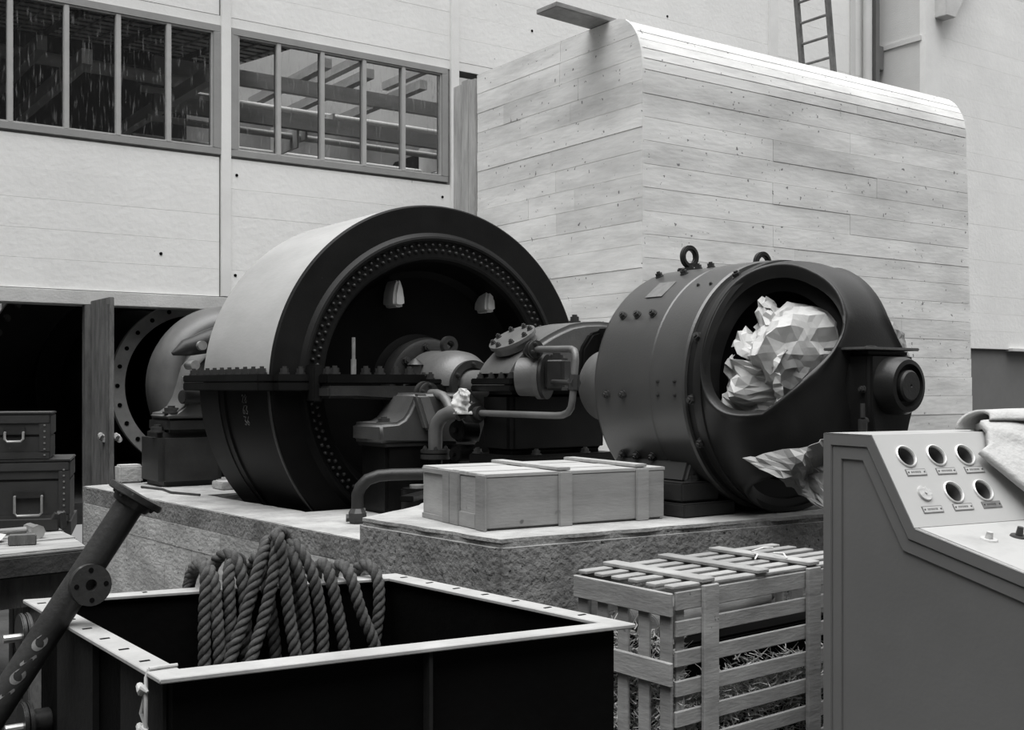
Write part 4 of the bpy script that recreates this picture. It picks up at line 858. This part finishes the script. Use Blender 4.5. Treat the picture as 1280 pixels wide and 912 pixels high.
def spline(P, k):
    Q = []
    for i in range(len(P)-1):
        p0, p1, p2, p3 = P[max(i-1, 0)], P[i], P[i+1], P[min(i+2, len(P)-1)]
        for j in range(k):
            f = j/k; Q.append(.5*((2*p1)+(p2-p0)*f+(2*p0-5*p1+4*p2-p3)*f*f+(3*p1-p0-3*p2+p3)*f**3))
    return Q+[P[-1]]
def laid_rope(P, r_=.022, lay=62):
    """three strands twisted round a path"""
    Q = spline([Vector(p) for p in P], 14); D = [Q[0]]                 # even steps
    for p in Q[1:]:
        while (p-D[-1]).length > .009: D.append(D[-1]+(p-D[-1]).normalized()*.009)
    nr = None; st = [[], [], []]; ln = 0
    for i, p in enumerate(D):
        t = (D[min(i+1, len(D)-1)]-D[max(i-1, 0)]).normalized()
        if nr is None: nr = t.orthogonal().normalized()
        nr = (nr-t*nr.dot(t)).normalized(); bn = t.cross(nr); ln = i*.009
        for k in range(3):
            a = ln*lay+2*pi*k/3; st[k].append(p+(nr*cos(a)+bn*sin(a))*r_*.52)
    b = MB()
    for k in range(3): b.tube(st[k], r_*.60, 7)
    return b
for P in ROPE: laid_rope([Vector(P[0])+Vector((0, 0, -.16))]+[Vector(p) for p in P]).build('rope_turn', M['rope'], rpc, ang=80)
cd = MB(); p = Vector((.965, 2.96, .70))
for sgn in (-1, 1):
    cd.tube([(.945, 2.985, .757), (.937, 2.985, .735), (.935+.004*sgn, 2.98+.012*sgn, .70), (.93, 2.985+.020*sgn, .64), (.935+.006*sgn, 2.98+.012*sgn, .60), (.93, 2.985+.025*sgn, .53), (.928, 2.985+.035*sgn, .47)], .0055, 8)
cd.tube([(.945, 2.985, .757), (.975, 2.985, .758), (1.02, 2.985, .757)], .0055, 8)
for z in (.705, .60): cd.tube([(.932, 2.955, z), (.925, 2.97, z+.008), (.925, 2.985, z-.004), (.925, 3.0, z+.008), (.932, 3.015, z)], [.004, .010, .012, .010, .004], 8)
tag(cd.build('tied_cord', M['cord']), 'white cord knotted round the near left corner of the tank rim', 'cord')
# ================================================================== LEANING FLANGED PIPE
lp = thing('leaning_pipe', 'black flanged pipe leaning over the left rim of the tank', 'pipe', (.40, 3.80, 0))
T_, M_ = Vector((1.122, 3.665, 1.154)), Vector((.897, 3.714, .793)); ld = (T_-M_).normalized(); B_ = M_-ld*(.775/ld.z)
q = MB(); q.cyl(B_, T_-ld*.02, .0455, k=24); q.build('tube', M['pipe'], lp, ang=40)
q = MB(); q.cyl(T_-ld*.02, T_+ld*.002, .092, k=32); q.cyl(T_-ld*.045, T_-ld*.02, .058, .066, k=24); q.build('end_flange', M['pipe'], lp, bevel=.003)
fx = ld.orthogonal().normalized(); fy = ld.cross(fx)
bolts(lp, [(T_-ld*.02+(fx*cos(a)+fy*sin(a))*.076, -ld) for a in [2*pi*i/4 for i in range(4)]], .006, .008)
c = M_+ld*.105; nb = Vector((.12, -.99, .05)).normalized(); q = MB(); q.cyl(c, c+nb*.075, .040, k=20); q.build('branch', M['pipe'], lp)
q = MB(); ux = nb.orthogonal().normalized(); uy = nb.cross(ux); vs = []; fs = []; k = 32
for d_, r_ in ((.075, .030), (.075, .064), (.098, .064), (.098, .018), (.06, .018)):
    for i in range(k): vs.append(c+nb*d_+(ux*cos(2*pi*i/k)+uy*sin(2*pi*i/k))*r_)
for a in range(4):
    for i in range(k): fs.append((a*k+i, a*k+(i+1) % k, (a+1)*k+(i+1) % k, (a+1)*k+i))
q.add(vs, fs); bf = q.build('branch_flange', M['pipe'], lp, ang=30)
for i in range(4):
    a = .8+pi/2*i; p = c+nb*.0985+(ux*cos(a)+uy*sin(a))*.046; q = MB(); q.cyl(p, p+nb*.001, .008, k=10); q.build('bolt_hole', M['black'], bf)
q = MB()                                        # faded painted marks on the pipe
vw = (Vector((0, 0, 1.5))-M_).normalized(); side_ = (vw-ld*vw.dot(ld)).normalized(); oth = ld.cross(side_)
def on_pipe(t, a, r_=.0462): return M_+ld*t+side_*cos(a)*r_+oth*sin(a)*r_
for t, kind in ((-.10, 0), (-.16, 1), (-.215, 0), (-.275, 1)):
    n_ = 14; st = []
    for i in range(n_+1):
        u = i/n_; ang = (pi*1.7*u+.4) if kind == 0 else (u*2.4-1.2)
        st.append((t+.020*cos(ang) if kind == 0 else t+.018*math.sin(ang*2), .38*sin(ang) if kind == 0 else .3*(u-.5)*2))
    for i in range(n_):
        (t0, a0), (t1, a1) = st[i], st[i+1]; w_ = .007
        q.add([on_pipe(t0-w_, a0-.05), on_pipe(t0+w_, a0+.05), on_pipe(t1+w_, a1+.05), on_pipe(t1-w_, a1-.05)], [(0, 1, 2, 3)])
q.build('painted_mark', M['letter'], lp, flat=True)
# ================================================================== BENCH, TOOLS, CHESTS
bn = thing('work_bench', 'rough timber work bench at the left edge', 'bench', (.8, 5.5, 0))
for i, (a, b) in enumerate(((0, .31), (.32, .62), (.63, .90))):
    q = MB(); o_ = Vector((1.356, 5.132, 0)); ey = Vector((.08, .894, 0)).normalized(); ex = Vector((-.98, -.15, 0)).normalized()
    vs = [o_+ey*a+ex*(-.01*(i % 2)), o_+ey*b+ex*(.012*(i % 2)), o_+ey*b+ex*1.5, o_+ey*a+ex*1.5]
    q.prism([(v.x, v.y) for v in vs], .705+.004*i, .80, 'Z'); q.build('top_board', M['bench'], bn, bevel=.008)
q = MB(); q.prism([(1.362, 5.085), (1.358, 5.125), (-.12, 4.905), (-.12, 4.865)], .70, .792, 'Z'); q.build('edge_shade', M['edgeshade'], bn, bevel=.008)  # added near-black strip: shadow along the bench front put into colour
q = MB(); q.prism([(1.30, 5.17), (1.33, 5.24), (0, 5.06), (0, 4.98)], .56, .70, 'Z'); q.build('apron', M['oldwood'], bn)
for x, y in ((1.17, 5.22), (1.24, 5.86), (.1, 5.05), (.1, 5.7)):
    q = MB(); q.box(x-.05, x+.05, y-.05, y+.05, 0, .703); q.build('leg', M['oldwood'], bn, bevel=.005)
CR = HEAD-pi/2+R(18)
stn = thing('chest_stand', 'dark stand under the two tool chests', 'stand', (1.50, 5.985, 0), CR)
q = MB(); q.box(-1.1, .0, .0, .55, .74, .815); q.build('stand_top', M['chest'], stn, world=False)
for x in (-1.05, -.1):
    for y in (.06, .5):
        q = MB(); q.box(x-.03, x+.03, y-.03, y+.03, 0, .74); q.build('leg', M['chest'], stn, world=False)
def chest(label, loc, w_, d_, h_, lid, hx, big):
    c = thing('tool_chest', label, 'tool chest', loc, CR, 'tool chests')
    q = MB(); q.box(-w_, 0, 0, d_, 0, h_-lid-.003); q.build('body', M['chest'], c, world=False, bevel=.006)
    q = MB(); q.box(-w_-.004, .004, -.004, d_, h_-lid, h_-.012); q.build('lid', M['chest'], c, world=False, bevel=.005)
    q = MB(); q.box(-w_-.008, .008, -.008, d_, h_-.012, h_); q.build('lid_edge', M['cast'], c, world=False, bevel=.004)
    for z0, z1 in ((.0, .035), (h_-.055, h_-.014)):
        q = MB(); q.box(-w_, -.002, -.012, -.001, z0, z1); q.build('edge_band', M['chest'], c, world=False, bevel=.002)
    q = MB(); q.box(-.05, .003, -.012, -.001, .036, h_-.056); q.build('corner_band', M['chest'], c, world=False, bevel=.002)
    bolts(c, [((-.025, -.012, .02+.03*i), (0, -1, 0)) for i in range(int((h_-.03)/.03))], .004, .004, 'bright', True)
    hz = h_*.48 if not big else h_*.27; hw = .085 if not big else .125; hh_ = .045 if not big else .095
    q = MB(); q.tube([(hx-hw/2, -.012, hz+hh_/2), (hx-hw/2, -.028, hz+hh_/2), (hx-hw/2, -.032, hz-hh_/2+.012), (hx-hw/2+.012, -.032, hz-hh_/2), (hx+hw/2-.012, -.032, hz-hh_/2), (hx+hw/2, -.032, hz-hh_/2+.012), (hx+hw/2, -.028, hz+hh_/2), (hx+hw/2, -.012, hz+hh_/2)], .0065, 8); o = q.build('handle', M['bright'], c, world=False); o['label'] = 'worn metal handle'
    q = MB(); q.box(hx-hw/2-.008, hx+hw/2+.008, -.018, -.001, hz+hh_/2-.012, hz+hh_/2+.025); q.build('handle_plate', M['cast'], c, world=False, bevel=.003)
    return c
chest('large lower tool chest with a square metal handle', (1.492, 5.987, .817), .95, .45, .312, .10, -.19, True)
chest('smaller upper tool chest standing on the large one', (1.413, 6.047, 1.131), .80, .36, .235, .115, -.165, False)
q = MB(); a, b = Vector((.86, 5.96, .83)), Vector((1.385, 5.76, .83)); q.bar(a, b, .05, .055); q.bar(b-Vector((.02, -.01, 0)), b+Vector((.005, 0, .045)), .05, .04, (0, 1, 0)); q.tube([b+Vector((0, 0, .05)), b+Vector((.015, -.008, .055)), b+Vector((.02, -.01, -.02))], .018, 10)
o = q.build('iron_bar', M['cast'], bevel=.006); tag(o, 'iron angle bar with an upturned end in front of the tool chests', 'bar')
hm = thing('hammer', 'hammer lying on the bench with its pale handle to the left', 'hammer', (1.22, 5.55, .80))
q = MB(); q.tube([(.80, 5.60, .822), (1.0, 5.595, .828), (1.20, 5.58, .835)], [.020, .017, .015], 10); q.build('handle', M['bench'], hm)
q = MB(); q.tube([(1.235, 5.50, .832), (1.232, 5.53, .832), (1.23, 5.56, .834), (1.225, 5.62, .836), (1.22, 5.66, .836)], [.032, .032, .027, .027, .020], 8); q.build('head', M['bright'], hm, ang=20)
hm2 = MB(); hm2.tube([(.70, 5.72, .818), (1.12, 5.70, .818)], .018, 10); tag(hm2.build('tool_shaft', M['cast']), 'plain round shaft lying behind the hammer', 'rod')
q = MB(); q.bar((1.075, 5.345, .823), (1.185, 5.315, .823), .06, .045); tag(q.build('small_block', M['oldwood'], bevel=.004), 'small dark wooden block on the bench in front of the hammer', 'block')
for i, (x, y, w_, h_, a) in enumerate(((.95, 5.38, .12, .05, .3), (1.02, 5.46, .05, .10, -.5), (.84, 5.50, .16, .07, .1))):
    q = MB(); ca, sa = cos(a), sin(a); vs = [(x+ca*u-sa*v, y+sa*u+ca*v, .803+.012*k) for k, (u, v) in enumerate(((0, 0), (w_, .01), (w_*.8, h_), (-.01, h_*.8)))]
    q.add(vs, [(0, 1, 2), (0, 2, 3)]); o = q.build('paper_scrap', M['paper'], flat=True, solid=.002); tag(o, ['scrap of white paper nearest the front of the bench', 'narrow curled paper scrap beside the small block on the bench', 'larger paper scrap beside the hammer handle'][i], 'paper', 'paper scraps on the bench')
# ================================================================== CONTROL DESK
dk = thing('control_desk', 'grey sheet metal control desk with round empty gauge holes', 'control desk', (3.363, 2.766, 0), R(-8.9))
def dbuild(q, n_, m_, **k): return q.build(n_, M[m_], k.pop('parent', dk), world=False, **k)
DW = 1.5; PR = [(0, 0), (0, 1.327), (-.248, 1.327), (-.443, 1.024), (-.98, .918), (-.98, 0)]
def offp(poly, d):
    out = []; k = len(poly)
    for i in range(k):
        a, b, c = (Vector(poly[(i+j) % k]) for j in (-1, 0, 1)); e0 = (b-a).normalized(); e1 = (c-b).normalized(); n0 = Vector((e0.y, -e0.x)); n1 = Vector((e1.y, -e1.x))
        m2 = (n0+n1).normalized(); out.append(tuple(b-m2*(d/max(.3, m2.dot(n0)))))
    return out
# polygon runs so that its inside lies to the right of travel
def sgn_area(p): return sum(p[i][0]*p[(i+1) % len(p)][1]-p[(i+1) % len(p)][0]*p[i][1] for i in range(len(p)))
if sgn_area(PR) > 0: pass
def inset(d):
    s = 1 if sgn_area(PR) > 0 else -1
    return offp(PR, d*s)
q = MB(); q.prism(PR, .012, .022, 'X'); dbuild(q, 'side_sheet', 'desks')
def prof_ring(A, B, x0, x1):
    b = MB(); k = len(A)
    vs = [(x0, *p) for p in A]+[(x0, *p) for p in B]+[(x1, *p) for p in A]+[(x1, *p) for p in B]; fs = []
    for i in range(k):
        j = (i+1) % k; fs += [(i, j, j+k, i+k), (i+2*k, i+3*k, j+3*k, j+2*k), (i+k, j+k, j+3*k, i+3*k), (i, i+2*k, j+2*k, j)]
    b.add(vs, fs); return b
dbuild(prof_ring(PR, inset(.045), 0, .012), 'side_frame', 'desks', bevel=.003)
dbuild(prof_ring(inset(.046), inset(.092), .005, .012), 'inner_frame', 'desks', bevel=.002)
q = MB(); q.box(.0, DW, -.25, 0, 1.318, 1.327); o = dbuild(q, 'top_sheet', 'deskt', bevel=.003)
q = MB(); q.box(.02, DW, -.01, 0, 0, 1.317); dbuild(q, 'back_sheet', 'desks')
q = MB(); q.box(.0, DW, -.98, -.965, 0, .91); dbuild(q, 'front_sheet', 'desks', bevel=.003)
ev = Vector((0, -.195, -.303)); PL = ev.length; ev.normalize(); pn = Vector((0, -ev.z, ev.y))*1
pn = Vector((0, -.841, .541)); pn = (pn-ev*pn.dot(ev)).normalized(); P0 = Vector((0, -.248, 1.327)); ex = Vector((1, 0, 0))
def pp(x, e, h=0): return P0+ex*x+ev*e+pn*h
GA = [(.110, .090), (.254, .0905), (.394, .093), (.252, .238), (.397, .237)]
GR = .0365
bm = bmesh.new()
def loop(pts):
    v = [bm.verts.new(p) for p in pts]; return [bm.edges.new((v[i], v[(i+1) % len(v)])) for i in range(len(v))]
ed = loop([pp(0, 0), pp(DW, 0), pp(DW, PL), pp(0, PL)])
for x, e in GA: ed += loop([pp(x+GR*cos(2*pi*i/28), e+GR*sin(2*pi*i/28)) for i in range(28)])
bmesh.ops.triangle_fill(bm, edges=ed, use_beauty=True, use_dissolve=False)
me = bpy.data.meshes.new('gauge_panel'); bmesh.ops.recalc_face_normals(bm, faces=bm.faces); bm.to_mesh(me); bm.free(); me.materials.append(M['deskp'])
o = bpy.data.objects.new('gauge_panel', me); COL.objects.link(o); o.parent = dk; md = o.modifiers.new('solid', 'SOLIDIFY'); md.thickness = .004; md.offset = 0; o['label'] = 'sloping panel with five round holes'
for x, e in GA:
    q = MB(); vs = []; fs = []; k = 32; pr_ = [(.0365, -.004), (.0365, .006), (.039, .009), (.043, .007), (.044, .0025)]
    for r_, h in pr_:
        for i in range(k): a = 2*pi*i/k; vs.append(pp(x+r_*cos(a), e+r_*sin(a), h))
    for a in range(len(pr_)-1):
        for i in range(k): fs.append((a*k+i, a*k+(i+1) % k, (a+1)*k+(i+1) % k, (a+1)*k+i))
    q.add(vs, fs); rg = dbuild(q, 'gauge_rim', 'chrome', ang=50); rg['label'] = 'bright ring round an empty gauge hole'
    q = MB(); vs = []; fs = []
    for r_, h in ((.0364, -.003), (.0364, -.075), (.001, -.075)):
        for i in range(k): a = 2*pi*i/k; vs.append(pp(x+r_*cos(a), e+r_*sin(a), h))
    for a in range(2):
        for i in range(k): fs.append((a*k+i, a*k+(i+1) % k, (a+1)*k+(i+1) % k, (a+1)*k+i))
    q.add(vs, fs); dbuild(q, 'gauge_well', 'castl', ang=50, parent=rg)
def pbox(q, x0, x1, e0, e1, h0, h1):
    vs = [pp(x, e, h) for h in (h0, h1) for x, e in ((x0, e0), (x1, e0), (x1, e1), (x0, e1))]
    q.add(vs, [(0,3,2,1),(4,5,6,7),(0,1,5,4),(1,2,6,5),(2,3,7,6),(3,0,4,7)])
for i, (x, e) in enumerate(((.122, .154), (.266, .154), (.405, .154), (.118, .298), (.264, .296), (.405, .294))):
    q = MB(); pbox(q, x-.046, x+.046, e-.013, e+.013, .002, .0045); pl_ = dbuild(q, 'label_plate', 'plate')
    q = MB(); pbox(q, x-.043, x+.043, e-.010, e+.010, .0045, .0052); dbuild(q, 'plate_face', 'deskp' if i != 5 else 'plate', parent=pl_)
    q = MB(); rl = random.Random(i)
    for s in (-.037, .037): 
        a = pp(x+s, e, .0052); q.cyl(a, a+pn*.0015, .003, k=8)
    u = x-.024
    while u < x+.022:
        w_ = rl.uniform(.003, .007); pbox(q, u, u+w_*.6, e-.004, e+.0035, .0052, .0056); u += w_+.0015
    dbuild(q, 'engraving', 'cast', parent=pl_)
a = pp(.115, .236, .002); q = MB(); q.cyl(a, a+pn*.008, .030, .028, k=32); q.cyl(a+pn*.008, a+pn*.012, .005, k=10); kn = dbuild(q, 'round_blank', 'canvas', ang=40); kn['label'] = 'small pale round blank'
# desk top
e2 = Vector((0, -.537, -.106)).normalized(); n2 = Vector((0, -e2.z, e2.y)); n2 = n2 if n2.z > 0 else -n2; Q0 = Vector((0, -.443, 1.024))
q = MB(); vs = [Q0+ex*x+e2*e+n2*h for h in (-.008, 0) for x, e in ((0, 0), (DW, 0), (DW, .548), (0, .548))]
q.add(vs, [(0,3,2,1),(4,5,6,7),(0,1,5,4),(1,2,6,5),(2,3,7,6),(3,0,4,7)]); dbuild(q, 'desk_top', 'deskt', bevel=.002)
for x, e, m_, hgt in ((.170, .160, 'canvas', .028), (.319, .155, 'bolt', .035)):
    a = Q0+ex*x+e2*e; q = MB(); q.cyl(a, a+n2*.006, .030, .027, k=28); q.cyl(a+n2*.006, a+n2*hgt, .013, .010, k=16); o = dbuild(q, 'switch_knob', m_, ang=40); o['label'] = 'pale switch knob' if m_ == 'canvas' else 'dark switch knob'
# canvas thrown over the right end of the desk
def pc(x, e, h): return pp(x, e, h) if e >= 0 else Vector((x, -.248-e, 1.327+h*1.15))
q = MB(); nu, nv = 40, 30; vs = []; fs = []
K = [(-.16, .66, .012), (-.06, .60, .030), (.0, .535, .040), (.07, .50, .046), (.10, .43, .050), (.235, .505, .072), (.38, .60, .092), (.50, .69, .11)]
def edge_l(v):
    x = v*(len(K)-1); i = min(int(x), len(K)-2); f = x-i; return [K[i][k]*(1-f)+K[i+1][k]*f for k in range(3)]
for i in range(nu+1):
    for j in range(nv+1):
        u, v = i/nu, j/nv; e, x, h = edge_l(v); xx = x+(1.40-x)*u; p = Vector((xx*2, e*3, 0))
        hh_ = h+.02*u+crumple(p, 3, 5, 1.0)*.012*min(1, u*8)+.014*max(0, 1-abs(e-.02-.55*(xx-.58))/.05)*min(1, u*10)
        vs.append(pc(xx, e, hh_))
for i in range(nu):
    for j in range(nv): fs.append((i*(nv+1)+j, (i+1)*(nv+1)+j, (i+1)*(nv+1)+j+1, i*(nv+1)+j+1))
q.add(vs, fs); o = q.build('canvas_cover', M['canvas'], None, solid=.024, ang=40); o.location = dk.location; o.rotation_euler = dk.rotation_euler; o.modifiers['solid'].offset = -1
tag(o, 'thick pale canvas cover thrown over the right end of the control desk', 'canvas')
q = MB(); vs = []; fs = []; nu, nv = 24, 20
for i in range(nu+1):
    for j in range(nv+1):
        u, v = i/nu, j/nv; a = pi*1.15*v; r_ = .045+.02*u
        vs.append(Vector((.575+.8*u+.02*sin(v*5), -.215-.14*u+.07*v-r_*cos(a)*.9+crumple(Vector((u*4, v*2, 0)), 8, 4, 1)*.01, 1.372+r_*sin(a)*.9-.02*v)))
for i in range(nu):
    for j in range(nv): fs.append((i*(nv+1)+j, (i+1)*(nv+1)+j, (i+1)*(nv+1)+j+1, i*(nv+1)+j+1))
q.add(vs, fs); fo = q.build('folded_flap', M['canvas'], o, world=False, solid=.012, ang=50)
q = MB(); pbox(q, .60, 1.4, .10, .30, .004, .052)
for v in q.v: v += pn*.0
o = q.build('packing_board', M['slat'], None, bevel=.006); o.location = dk.location; o.rotation_euler = dk.rotation_euler; tag(o, 'dark packing piece under the canvas on the control desk', 'board')
